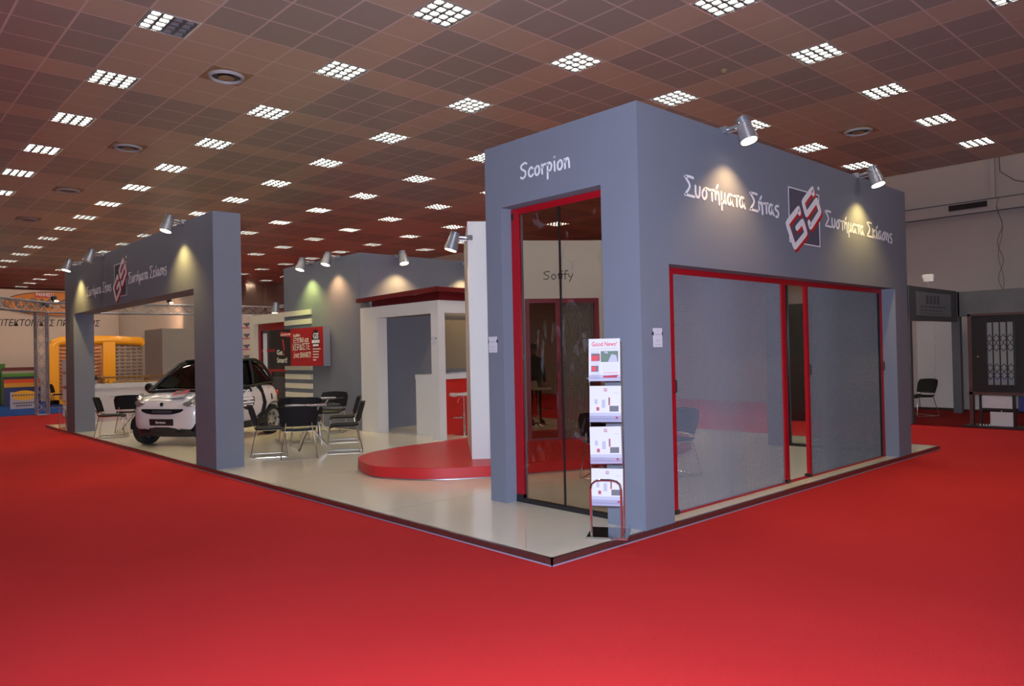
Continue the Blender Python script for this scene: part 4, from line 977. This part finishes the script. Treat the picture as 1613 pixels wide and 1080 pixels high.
# round decal on the left door
FD = lambda a, b, c=0.0: sidept(-.06+a, .79+b, 1, .016+c)
g = G(); g.prism([(.235*math.cos(2*PI*k/28), .245*math.sin(2*PI*k/28)) for k in range(28)], lambda a, b, c=0: FD(-a, b, c), -.004, .0); rdc = g.build('round_decal', M_black, car, angle=60)
g = G(); g.text('GS', lambda x, y, c=0: FD(.135-x, .02+y, .0015+c), .17, .001, 0, width=.27, bold=.008)
for z, a in ((-.04, .20), (-.10, .19), (-.155, .15)): g.prism([(-a, z-.018), (a, z-.018), (a, z+.018), (-a, z+.018)], lambda p, q, c=0: FD(-p, q, c), .0, .0016)
g.build('decal_lettering', M_ltxt, rdc)
g = G(); g.text('ΔΩΡΟ', lambda x, y, c=0: FD(.0-x, -.33+y, .0016+c), .06, .001, 0, width=.2); g.build('door_lettering', M_dtxt, car)
# poster lying on the bonnet
lf = thing('bonnet_leaflet', 'red and black leaflet lying on the white car bonnet', 'leaflet', (1.56, 10.70, hp), math.radians(211))
FB = lambda a, b, c=0.0: Vector((.98+b*.97+a*.0, -.02+a, .948-b*.42+c))
g = G(); g.fbox(lambda a, b, c=0: FB(a*.94+b*.25, b-a*.25, c), .04, .32, .0, .30, .012, .017); g.build('sheet', mat('leaflet_grey', (.30, .28, .32), .4), lf)
g = G(); g.fbox(lambda a, b, c=0: FB(a*.94+b*.25, b-a*.25, c), .04, .32, .0, .18, .0172, .0178); g.build('red_print', M_pred, lf)
g = G(); g.fbox(lambda a, b, c=0: FB(a*.94+b*.25, b-a*.25, c), .07, .22, .02, .14, .0179, .0185); g.build('dark_print', M_pdark, lf)

# ------------------------------------------------------------------ person behind the sliding door
skin = mat('skin', (.30, .17, .12), .6); cloth = mat('dark_jacket', (.012, .012, .016), .8); hairm = mat('dark_hair', (.015, .011, .009), .7); trs = mat('dark_trousers', (.016, .016, .022), .8)
def skinned(name, joints, edges, radii, m, parent, root=0, lev=2):
    me = bpy.data.meshes.new(name); me.from_pydata(joints, edges, []); o = bpy.data.objects.new(name, me); C.objects.link(o)
    o.modifiers.new('s', 'SKIN')
    for i, r in enumerate(radii): me.skin_vertices[0].data[i].radius = (r if isinstance(r, tuple) else (r, r)); me.skin_vertices[0].data[i].use_root = (i == root)
    bake(o, [('SUBSURF', dict(levels=lev, render_levels=lev))]); o.data.shade_smooth(); o.data.materials.append(m); o.parent = parent
    if len(o.data.materials) > 1: pass
    for p in o.data.polygons: p.material_index = len(o.data.materials)-1
    return o
pr = thing('person', 'person in a dark jacket and dark trousers standing beyond the plum sliding door', 'person', (7.20, 7.52, hp), math.radians(20))
J = [(0, 0, .93), (0, 0, 1.12), (0, 0, 1.34), (0, 0, 1.44), (.01, 0, 1.50), (0, .17, 1.37), (.03, .22, 1.10), (.12, .20, .88), (0, -.17, 1.37), (.03, -.22, 1.10), (.12, -.20, .88), (0, .09, .88), (.01, .10, .48), (0, .10, .09), (.16, .11, .04), (0, -.09, .88), (.01, -.11, .48), (0, -.12, .09), (.16, -.13, .04)]
E_ = [(0,1),(1,2),(2,3),(3,4),(2,5),(5,6),(6,7),(2,8),(8,9),(9,10),(0,11),(11,12),(12,13),(13,14),(0,15),(15,16),(16,17),(17,18)]
Rd = [(.13,.16),(.12,.15),(.12,.16),.055,.05,.06,.048,.034,.06,.048,.034,.085,.058,.042,.035,.085,.058,.042,.035]
skinned('body', J, E_, Rd, cloth, pr)
g = G(); g.lathe([(.001, -.12), (.045, -.105), (.065, -.06), (.075, 0), (.07, .06), (.045, .10), (.001, .115)], (.02, 0, 1.60), 20); g.add([(.09, -.012, 1.60), (.09, .012, 1.60), (.112, 0, 1.575), (.09, 0, 1.62)], [(0,1,2), (0,2,3), (1,3,2)])
for s in (-1, 1): g.lathe([(.001, -.012), (.02, -.008), (.024, .0), (.001, .01)], (.02, .075*s, 1.60), 10, 'y')
g.build('head', skin, pr, angle=60)
g = G(); g.lathe([(.078, .0), (.084, .04), (.07, .09), (.04, .122), (.001, .132)], (.005, 0, 1.60), 20); g.build('hair', hairm, pr, angle=60)
for s in (-1, 1):
    g = G()
    g.lathe([(.001, -.05), (.028, -.035), (.034, .0), (.025, .035), (.001, .045)], (.14, .20*s, .83), 10)
    for k in range(4): g.tube([(.125+.014*k, .20*s, .80), (.13+.015*k, .198*s, .765), (.14+.015*k, .19*s, .735-.004*abs(k-1.5))], .007, 6)
    g.tube([(.165, .19*s, .84), (.18, .17*s, .81), (.18, .165*s, .785)], .008, 6)
    g.build('hand', skin, pr, angle=60)
for s, dy in ((1, .105), (-1, -.125)):
    g = G(); g.lathe([(.001, 0), (.055, .0), (.06, .03), (.05, .07), (.001, .08)], (.02, dy, 0), 14); g.lathe([(.001, 0), (.045, 0), (.05, .025), (.03, .05), (.001, .055)], (.13, dy+.01*s, 0), 14); g.box(.02, .13, dy-.045, dy+.045, 0, .05)
    g.build('shoe', M_black, pr, angle=60)

# ------------------------------------------------------------------ right-hand booth against the pale wall
FXC, FXB, FY = 11.92, 14.85, 1.62
bt = thing('grey_corner_booth', 'unlit grey corner booth with fascia panels at the right, open at the front', 'exhibition booth', (13.4, 1.7, 0))
g = G(); g.box(FXC, FXC+.12, FY-.0, FY+.14, .008, 2.76); g.build('front_post', M_greyd, bt, world=True)
g = G(); g.box(FXC, FXB, FY+.02, FY+.10, 2.07, 2.76); g.build('side_fascia', M_greyd, bt, world=True)
g = G(); g.box(FXB, FXB+.14, FY-.03, FY+.14, .008, 2.74); g.build('corner_post', M_greyd, bt, world=True)
g = G(); g.box(FXB, FXB+.08, -5.0, FY, 2.18, 2.74); g.build('back_fascia', mat('worn_grey_fascia', (.12, .115, .115), .45, noise=.35, nscale=2.5), bt, world=True)
FSG = Fr((0, FY+.02, 0), (1, 0, 0), (0, 0, 1))
g = G(); g.fbox(FSG, 12.35, 14.45, 2.17, 2.66, .0, .006); g.build('sign_panel', mat('dull_sign_panel', (.15, .155, .17), .3, noise=.2, nscale=4), bt, world=True)
g = G()
for z0, z1, a, b in ((2.42, 2.60, 12.9, 14.0), (2.34, 2.38, 12.6, 14.3), (2.27, 2.30, 12.6, 14.1), (2.21, 2.23, 12.6, 14.2)):
    n = int((b-a)/.22)
    for k in range(n): g.fbox(FSG, a+.22*k, a+.22*k+.15, z0, z1, .006, .008)
g.build('sign_blocks', mat('faint_sign_print', (.07, .07, .10), .5), bt, world=True)
M_gar = mat('white_embossed_door', (.42, .40, .40), .5)
g = G(); g.box(15.6, 15.66, 1.86, 2.75, .06, 2.13)
for r in range(8):
    z = .12+.25*r
    for c in range(2): g.box(15.588, 15.6, 1.93+.42*c, 2.27+.42*c, z+.04, z+.20)
gd = tag(g.build('garage_door_panel', M_gar), 'white embossed sectional garage door sample inside the grey booth', 'garage door')
g = G(); g.box(15.55, 15.7, 1.80, 2.80, 0, .055); g.box(15.5, 15.7, -5, 1.40, 0, .10); tag(g.build('dark_floor_rail', M_blackm), 'dark floor rail under the white door samples in the grey booth', 'rail')
g = G(); g.box(15.45, 15.5, .95, 1.48, .08, 2.17); tag(g.build('door_sample', M_gar), 'narrow white panel sample between the booth corner post and the dark grille', 'panel')
bc = dup(ch0, (13.75, 2.12, .008), math.radians(150), 'dim wire chair in front of the white garage door sample')
bc['group'] = 'chairs in the neighbouring booths'

g = G(); g.box(11.78, 15.99, -9, 4.5, 0, .008); tag(g.build('booth_floor_sheet', mat('dark_red_sheet', (.13, .006, .006), .95, spec=.1, bump=.3, bscale=200)), 'darker red floor sheet inside the grey booth at the right', 'carpet')  # thin sheet, darker red than the hall floor
g = G(); g.box(11.36, 11.44, 3.40, 3.98, 0, 2.5); tag(g.build('dark_door_sample', M_blackm), 'tall black door sample standing beyond the platform, seen through the screen gap', 'door sample')
# dark grille door display
gx = 11.90
gd = thing('grille_display_stand', 'dark wooden display stand holding a black folding security grille, at the right edge', 'display stand', (gx+.2, -.3, 0))
M_wood = mat('dark_redwood', (.060, .020, .014), .45, noise=.3, nscale=9)
g = G(); ya, yb = .60, -1.6
g.box(gx, gx+.10, ya-.06, ya, 0, 2.13); g.box(gx, gx+.10, yb, ya, 2.09, 2.13); g.box(gx, gx+.10, yb, ya, .62, .67); g.box(gx, gx+.10, yb, yb+.06, 0, 2.13); g.box(gx, gx+.08, -.52, -.44, .0, .62)
g.build('wooden_frame', M_wood, gd, world=True)
g = G(); g.box(gx-.10, gx+.35, yb, ya+.10, 0, .04); g.box(gx+.0, gx+.08, .40, .44, .04, .62); g.box(gx, gx+.08, -.13, -.09, .04, .62); g.box(gx+.01, gx+.08, -.13, .44, .33, .37); g.build('base', M_blackm, gd, world=True)
g = G(); g.box(gx+.02, gx+.08, .30, ya-.06, .67, 2.09); g.box(gx+.02, gx+.08, -.34, -.14, .67, 2.09); g.box(gx+.02, gx+.08, -.14, .30, 1.96, 2.09); g.box(gx+.02, gx+.08, -.14, .30, .67, .80); g.box(gx+.02, gx+.08, yb, -1.2, .67, 2.09); g.box(gx+.02, gx+.08, -1.2, -.34, 1.96, 2.09); g.box(gx+.02, gx+.08, -1.2, -.34, .67, .80)
g.build('black_door_leaf', M_blackm, gd, world=True)
for y0_, y1_, in ((-.14, .30), (-1.2, -.34)):
    n = 5 if y0_ > -.5 else 9
    g = G()
    for k in range(n): yy = y0_+(y1_-y0_)*k/(n-1); g.box(gx-.006, gx+.012, yy-.010, yy+.010, .78, 1.98)
    dy = (y1_-y0_)/(n-1)
    for zc in (1.66, 1.50, 1.12, .98):
        for k in range(n-1):
            yy = y0_+dy*k
            g.tube([(gx, yy, zc), (gx, yy+dy/2, zc+.075), (gx, yy+dy, zc)], .009, 6); g.tube([(gx, yy, zc), (gx, yy+dy/2, zc-.075), (gx, yy+dy, zc)], .009, 6)
    g.build('folding_grille', M_blackm, gd, world=True)
g = G(); g.box(gx+.05, gx+.051, -.14, .30, .80, 1.96); g.build('pane', M_acr, gd, world=True)
g = G(); g.box(gx+.2, gx+.22, -.12, .28, .86, .98); g.build('white_label', M_gar, gd, world=True)
g = G(); g.cyl((gx-.01, .44, 1.33), (gx+.02, .44, 1.33), .014, 10); g.build('lock', M_rust, gd, world=True)
g = G(); g.box(gx+.25, gx+.27, -.16, .32, .80, 1.96); g.build('back_sheet', mat('grey_green_sheet', (.46, .42, .32), .6), gd, world=True)
g = G(); g.box(gx+.02, gx+.05, -.09, .40, .375, .60); g.box(gx+.012, gx+.02, -.02, .30, .42, .55); tag(g.build('white_door_sample', M_gar), 'white panelled sample lying under the dark grille, upper of two', 'sample panel')
g = G(); g.box(gx-.02, gx+.0, -.10, .26, .05, .31); g.cyl((gx-.03, .08, .31), (gx-.0, .08, .33), .012, 8); tag(g.build('white_shutter_sample', M_gar), 'white two-leaf sample at the bottom of the dark grille stand', 'sample panel')
g = G()
for k in range(4): g.cyl((gx-.04, .42-.05*k, .045), (gx-.04, .42-.05*k, .085), .018, 8, .008)
tag(g.build('metal_fittings', M_alu), 'small row of metal fittings on the base of the dark grille stand', 'fittings')
g = G(); g.box(gx+.05, gx+.10, -.95, -.17, .33, .60); tag(g.build('blue_sample', mat('blue_sample', (.01, .02, .12), .4)), 'dark blue sample panel at the right edge under the grille', 'sample panel')
# flood lamps on the booth
def flood(x, y, z, rz, label, m):
    t = thing('flood_lamp', label, 'flood lamp', (x, y, z), rz, 'flood lamps on the grey booth')
    g = G(); g.tube([(0, 0, 0), (0, 0, .08), (-.05, .03, .14), (-.12, .0, .16)], .008, 6); g.build('bracket', m, t)
    g = G(); g.add([(-.30, -.09, .12), (-.30, .09, .12), (-.10, .12, .26), (-.10, -.12, .26), (-.26, -.08, .20), (-.26, .08, .20), (-.10, .09, .29), (-.10, -.09, .29)], [(0,1,2,3), (4,7,6,5), (0,4,5,1), (1,5,6,2), (2,6,7,3), (3,7,4,0)]); g.build('lamp_head', m, t)
flood(13.2, FY+.06, 2.76, math.radians(20), 'pale flood lamp on top of the grey booth fascia, near its corner', M_white)
flood(14.7, .15, 2.74, math.radians(10), 'dark flood lamp on top of the booth fascia at the right edge', M_blackm)
# pipe duct, slot, cables on the pale wall
wx = 15.98
dt = thing('wall_duct', 'pale horizontal duct with a dark slot running along the hall wall', 'duct', (wx, 1.5, 4.7))
g = G(); g.box(wx-.10, wx, -6, 12, 4.62, 4.90); g.build('duct_box', M_wall, dt, world=True)
g = G(); g.box(wx-.13, wx-.10, 1.25, 2.05, 4.74, 4.87); g.build('dark_slot', M_blackm, dt, world=True)
g = G(); g.tube([(wx-.11, -6, 4.62), (wx-.11, 12, 4.62)], .012, 6); g.tube([(wx-.11, -6, 4.91), (wx-.11, 12, 4.91)], .010, 6); g.build('pipe', M_greyd, dt, world=True)
g = G(); g.box(wx-.06, wx, 1.10, 1.19, 4.91, 5.9); tag(g.build('conduit', M_wall), 'pale vertical conduit on the hall wall above the duct', 'conduit')
cab = mat('grey_cable', (.10, .09, .085), .6)
g = G(); g.tube([(wx-.08, 1.0, 5.9), (wx-.09, .98, 5.5), (wx-.09, .7, 5.25), (wx-.09, .3, 5.1), (wx-.09, -.4, 4.98), (wx-.09, -1.2, 4.92)], .012, 6); tag(g.build('cable', cab), 'grey cable drooping from the conduit to the right edge', 'cable', 'cables on the hall wall')
g = G(); g.tube([*[(wx-.16, 1.0+.055*math.sin(k*.8), 4.9-.105*k) for k in range(21)]], .007, 6); g.tube([*[(wx-.14, 1.0+.05*math.sin(k*.55+2), 4.7-.105*k) for k in range(20)]], .006, 6); tag(g.build('cable', cab), 'twisted grey cables hanging down the hall wall below the duct', 'cable', 'cables on the hall wall')

# ------------------------------------------------------------------ neighbouring booth at the far left
g = G(); g.box(-9, 5.35, 22.6, 30.99, 0, .012); tag(g.build('blue_carpet', M_blue), 'bright blue carpet of the booth at the far left', 'carpet')
bw = thing('booth_wall', 'tall beige-white booth wall with dark Greek lettering, far left', 'booth wall', (0, 31, 0))
g = G(); g.box(-9, 5.35, 31, 31.2, 0, 4.48); g.build('back_wall', M_boothw, bw, world=True)
g = G(); g.box(5.36, 5.5, 21.8, 31.0, 0.013, 4.48); g.build('side_wall', M_boothw, bw, world=True)
def onp(u, v, Y):  # point of the camera ray through pixel (u, v) on plane y = Y (layout helper for distant fixed signage)
    d = _f+_r2*((u-806.5)/FPX)-_u2*((v-540)/FPX); k = (Y-CAM.y)/d.y; return CAM+d*k
FW = Fr((0, 30.995, 0), (1, 0, 0), (0, 0, 1))
p0, p1, pt = onp(-27, 515, 31), onp(158, 514, 31), onp(35, 503.5, 31); hgt = (onp(35, 503.5, 31).z-onp(35, 513.5, 31).z)
g = G(); g.text('ΑΡΧΙΤΕΚΤΟΝΙΚΕΣ ΠΡΟΤΑΣΕΙΣ', lambda x, y, c=0: FW(p0.x+x, p1.z-.0+y, c), hgt/.70, .004, .002, width=p1.x-p0.x, shear=.25, bold=.004); g.build('wall_lettering', M_dtxt, bw, world=True)
es = thing('oval_sign', 'large orange oval sign with a red name plate, high on the far booth wall', 'sign', (2, 30.9, 4))
ec = onp(88, 478.5, 30.9); ex = (onp(166, 480, 30.9)-onp(10, 480, 30.9)).x/2; ez = (onp(88, 460, 30.9)-onp(88, 497, 30.9)).z/2
FE = Fr((ec.x, 30.95, ec.z), (1, 0, 0), (0, 0, 1))
g = G(); g.prism([(ex*math.cos(2*PI*k/48), ez*math.sin(2*PI*k/48)) for k in range(48)], FE, -.04, .02); g.build('oval_board', mat('sign_orange', (.62, .20, .015), .5), es, world=True)
g = G(); g.ribbon([(ex*math.cos(2*PI*k/48), ez*math.sin(2*PI*k/48)) for k in range(48)], .03, FE, .01, .02, smooth=False, closed=True); g.build('oval_rim', mat('sign_violet_rim', (.04, .02, .06), .5), es, world=True)
q0, q1 = onp(55, 462, 30.9), onp(87, 469, 30.9)
g = G(); g.fbox(FE, q0.x-ec.x, q1.x-ec.x, q1.z-ec.z, q0.z-ec.z, .02, .03); npp = g.build('name_plate', M_pred, es, world=True)
g = G(); g.text('PANNELLI', lambda x, y, c=0: FE(q0.x-ec.x+.04+x, q1.z-ec.z+.05+y, .031+c), .20, .004, 0, width=(q1.x-q0.x)-.08, bold=.004); g.build('plate_lettering', M_ltxt, npp, world=True)
g = G(); g.text('COMPOSITI', lambda x, y, c=0: FE(-ex*.80+x, -.17+y, .022+c), .52, .004, 0, width=ex*1.6, shear=.2, bold=.012); g.build('sign_lettering', mat('sign_slate', (.09, .09, .14), .5), es, world=True)
# yellow framed display with embossed metal sheets
yf = thing('yellow_frame_display', 'big yellow tube-framed display of embossed copper sheets', 'display frame', (3, 27, 0))
YY = 27.0
a0, a1, a2 = onp(76, 560, YY), onp(170, 560, YY), onp(226, 560, YY); zt = onp(120, 532, YY).z; zb = .06
M_yel = mat('yellow_frame', (.72, .33, .01), .35)
g = G(); r = .16
g.fbox(Fr((0, YY, 0), (1, 0, 0), (0, 0, 1)), a0.x, a0.x+.30, zb, zt-.2, -.15, .15); g.fbox(Fr((0, YY, 0), (1, 0, 0), (0, 0, 1)), a1.x-.20, a1.x+.22, zb, zt-.15, -.15, .15)
g.tube([(a0.x+.15, YY, zt-.35), (a0.x+.20, YY, zt-.2), (a0.x+.38, YY, zt-.12), (a1.x, YY, zt-.08), (a2.x-.1, YY, zt-.14), (a2.x, YY, zt-.25)], .17, 12)
g.fbox(Fr((0, YY, 0), (1, 0, 0), (0, 0, 1)), a0.x, a1.x, zb, zb+.16, -.15, .15)
g.build('yellow_frame', M_yel, yf, world=True)
def emboss(x0, x1, y, z0, z1, nxx, nzz, name, m):
    g = G(); g.box(x0, x1, y, y+.04, z0, z1)
    for i in range(nxx):
        for k in range(nzz):
            cx_, cz_ = x0+(x1-x0)*(i+.5)/nxx, z0+(z1-z0)*(k+.5)/nzz; rx, rz_ = (x1-x0)/nxx*.42, (z1-z0)/nzz*.34
            vs = [(cx_+rx*math.cos(t), y, cz_+rz_*math.sin(t)) for t in [2*PI*q/10 for q in range(10)]]+[(cx_+rx*.5*math.cos(t), y-.05, cz_+rz_*.5*math.sin(t)+.01) for t in [2*PI*q/10 for q in range(10)]]
            g.add(vs, [(q, (q+1) % 10, 10+(q+1) % 10, 10+q) for q in range(10)]+[tuple(range(10, 20))])
    return g.build(name, m, yf, world=True, angle=50)
emboss(a0.x+.30, a1.x-.20, YY, zb+.16, zt-.22, 4, 15, 'copper_sheet', mat('copper_sheet', (.50, .27, .15), .3, metal=.85))
emboss(a1.x+.22, a2.x, YY+.1, zb, zt-.22, 5, 16, 'zinc_sheet', mat('zinc_sheet', (.27, .23, .20), .5, metal=.5))
# coloured sample panels, each behind and above the next
for k, (u0, u1, v0, v1, col, nm, Y_) in enumerate([(-8, 8, 573, 632, (.03, .18, .01), 'green', 30.4), (3, 58, 579, 632, (.12, .008, .012), 'maroon', 30.0), (3, 59, 584.5, 632, (.35, .30, .26), 'pale grey', 29.7), (4, 60, 588.5, 632, (.07, .28, .02), 'lime green', 29.4),
        (5, 61, 593.5, 633, (.01, .02, .03), 'near-black', 29.1), (6, 63, 598, 634, (.62, .06, .006), 'orange', 28.8), (6.5, 63.5, 604, 635, (.60, .28, .01), 'yellow', 28.5), (7, 64, 610.5, 636, (.012, .022, .12), 'navy blue', 28.2)]):
    A_, B_ = onp(u0, v0, Y_), onp(u1, v0, Y_)
    g = G(); g.box(A_.x, B_.x, Y_, Y_+.10, .012, A_.z); tag(g.build('sample_board', mat('board_'+nm.replace(' ', '_'), col, .45)), nm+' upright sample board in the staggered row on the blue carpet', 'sample board', 'coloured sample boards')
ss = thing('standing_sign', 'low white sign with a yellow oval standing before the coloured boards', 'sign', (1, 26.3, 0))
A_, B_ = onp(16, 618, 26.3), onp(60, 642, 26.3)
g = G(); g.box(A_.x, B_.x, 26.3, 26.38, .012, A_.z); g.build('board', M_lav, ss, world=True)
FSS = Fr(((A_.x+B_.x)/2, 26.3, .012+(A_.z)/2), (1, 0, 0), (0, 0, 1)); hw = (B_.x-A_.x)/2
g = G(); g.prism([(hw*.9*math.cos(2*PI*k/32), .16+.17*math.sin(2*PI*k/32)) for k in range(32)], FSS, 0, .01); g.build('yellow_oval', mat('oval_yellow', (.65, .33, .01), .5), ss, world=True)
g = G()
for z, a in ((.17, .88), (-.10, .8), (-.19, .6)):
    for k in range(9): g.fbox(FSS, -a*hw+2*a*hw*k/9, -a*hw+2*a*hw*k/9+a*hw*.16, z-.025, z+.03, .01, .014)
g.build('sign_marks', M_pdark, ss, world=True)
bc = dup(ch0, (2.12, 26.1, .012), math.radians(-20), 'dark chair beside the yellow display frame, far left'); bc['group'] = 'chairs in the neighbouring booths'
# truss gantry
def truss(P0, P1, name, label, w_=.29, r=.022, seg=.36):
    P0, P1 = Vector(P0), Vector(P1); d = (P1-P0).normalized(); up = Vector((0, 0, 1)) if abs(d.z) < .5 else Vector((0, 1, 0)); sd = d.cross(up).normalized(); up = sd.cross(d)
    t = thing(name, label, 'truss', P0, 0, 'aluminium truss gantry')
    g = G(); cs = [(-w_/2, -w_/2), (w_/2, -w_/2), (w_/2, w_/2), (-w_/2, w_/2)]
    for a, b in cs: g.cyl(P0+sd*a+up*b, P1+sd*a+up*b, r, 8)
    g.build('chords', M_alu, t, world=True)
    g = G(); L = (P1-P0).length; n = max(1, int(L/seg)); s_ = L/n
    for k in range(n):
        for q in range(4):
            a, b = cs[q], cs[(q+1) % 4]
            if k % 2: a, b = b, a
            g.cyl(P0+d*s_*k+sd*a[0]+up*a[1], P0+d*s_*(k+1)+sd*b[0]+up*b[1], r*.5, 6)
            g.cyl(P0+d*s_*k+sd*b[0]+up*b[1], P0+d*s_*(k+1)+sd*a[0]+up*a[1], r*.4, 5)
    g.build('bracing', M_alu, t, world=True)
    return t
TY = 22.2
truss((.86, TY, .03), (.86, TY, 3.08), 'truss_column', 'aluminium lattice truss column at the far left, standing at the edge of the blue carpet', .30)
truss((.70, TY, 3.23), (8.2, TY, 3.28), 'truss_beam', 'long aluminium lattice truss beam running right, seen through the arch', .30)
truss((.86, TY-.15, 3.23), (-.9, TY-2.2, 3.23), 'truss_beam', 'short aluminium truss beam coming forward at the left edge', .30)
g = G(); g.box(.70, 1.02, TY-.16, TY+.16, .0, .03); tag(g.build('truss_base_plate', M_alu), 'flat metal base plate under the truss column', 'base plate')
# small spot on the truss
def tspot(x, y, z, label):
    t = thing('truss_lamp', label, 'spotlight', (x, y, z), 0, 'small lamps on the truss')
    g = G(); g.cyl((0, 0, 0), (0, 0, .08), .02, 8); g.lathe([(.04, .06), (.08, .10), (.085, .20), (.05, .22), (.001, .22)], n=14); g.build('housing', M_black, t)
    g = G(); g.lathe([(.001, .055), (.06, .06), (.06, .07), (.001, .075)], (0.06, -.04, .0), n=12); g.build('lens', M_lens, t)
tspot(1.2, TY, 3.38, 'small dark lamp with a warm bulb on the left truss corner')
tspot(4.55, TY, 3.42, 'small warm lamp on the middle of the long truss beam')
# counter behind the platform
wc = thing('white_counter', 'long white counter behind the arch, topped by a brass-coloured shelf', 'counter', (3, 18.3, 0))
g = G(); g.box(1.15, 5.2, 17.95, 18.5, 0, .86); g.build('counter_body', M_white, wc, world=True)
g = G(); g.box(1.10, 5.25, 17.90, 18.55, .86, .98); g.build('counter_top', M_white, wc, world=True)
g = G(); g.box(1.45, 5.25, 18.10, 18.4, 1.12, 1.17); g.tube([(1.5, 18.05, 1.02), (5.2, 18.05, 1.02)], .022, 8)
for x in (1.5, 2.6, 3.7, 4.8): g.box(x, x+.06, 18.15, 18.35, .98, 1.12)
g.build('brass_shelf', mat('brass_shelf', (.33, .17, .05), .3, metal=.6), wc, world=True)
gp = thing('flower_vase', 'small dark plant arrangement on the left end of the white counter', 'plant', (1.32, 18.1, .98))
g = G(); g.lathe([(.001, 0), (.04, 0), (.05, .05), (.03, .10), (.035, .11)], n=12); g.build('vase', M_lav, gp)
g = G()
for k in range(46):
    a = random.uniform(0, 2*PI); e_ = random.uniform(.1, 1.2); L_ = random.uniform(.08, .2); p = Vector((0, 0, .1)); q = p+Vector((math.cos(a)*math.cos(e_), math.sin(a)*math.cos(e_), math.sin(e_)))*L_
    s_ = Vector((-math.sin(a), math.cos(a), 0))*.02; g.add([p, (p+q)/2+s_, q, (p+q)/2-s_], [(0, 1, 2, 3)])
g.build('foliage', mat('dark_foliage', (.03, .035, .02), .7), gp)
g = G(); g.box(1.62, 1.70, 18.0, 18.08, .98, 1.10); tag(g.build('yellow_box', M_yel), 'tiny yellow box on the white counter', 'box')
# grey cabinet partition beyond the car
g = G(); g.box(3.62, 9.0, 20.0, 21.7, 0, 2.54); tag(g.build('booth_cabinet', mat('warm_grey_cabinet', (.30, .26, .22), .6)), 'large plain warm-grey cabinet box behind the car', 'cabinet')
# banner with red and dark pennants right of the arch pillar
bn = thing('pennant_banner', 'white banner with red and dark pennant shapes, glimpsed right of the arch pillar', 'banner', (6.0, 19.9, 0))
b0, b1, b2 = onp(381, 495, 19.0), onp(396, 600, 19.0), onp(386, 470, 19.0)
g = G(); g.box(b0.x-.3, b1.x+.1, 19.0, 19.03, 0, b0.z); g.build('cloth', M_boothw, bn, world=True)
g = G(); FBn = Fr((0, 19.0, 0), (1, 0, 0), (0, 0, 1))
for k in range(4):
    c = onp(388, 512+17*k, 19.0); g.prism([(c.x-.11, c.z+.06), (c.x+.13, c.z+.08), (c.x+.02, c.z-.07)], FBn, 0, .004)
g.build('dark_pennants', M_pdark, bn, world=True)
g = G()
for k in range(3): c = onp(389, 519+17*k, 19.0); g.fbox(FBn, c.x-.16, c.x+.17, c.z+.04, c.z+.07, .0, .004)
g.build('red_bars', M_pred, bn, world=True)
# far hall wall blocks
g = G(); g.box(9.3, 16, 33.5, 34, 0, HC+.4)
for x in (9.9, 11.4, 13.0): g.box(x, x+.5, 33.2, 33.5, 0, HC)
struct(g.build('wall_far', mat('brown_far_wall', (.24, .17, .13), .8, noise=.25, nscale=.5)))
# lights on the neighbouring booth wall: warm spots aimed at it from truss height
for x in (-2.5, 1.5, 4.6):
    L = bpy.data.lights.new('booth_wash', 'SPOT'); L.energy = 260; L.color = (1, .62, .36); L.spot_size = math.radians(110); L.spot_blend = 1; L.shadow_soft_size = .1
    lo = bpy.data.objects.new('booth_wash', L); C.objects.link(lo); lo.location = (x, TY+.4, 3.3); lo.rotation_euler = (Vector((x, 31, 1.6))-Vector(lo.location)).to_track_quat('-Z', 'Y').to_euler()
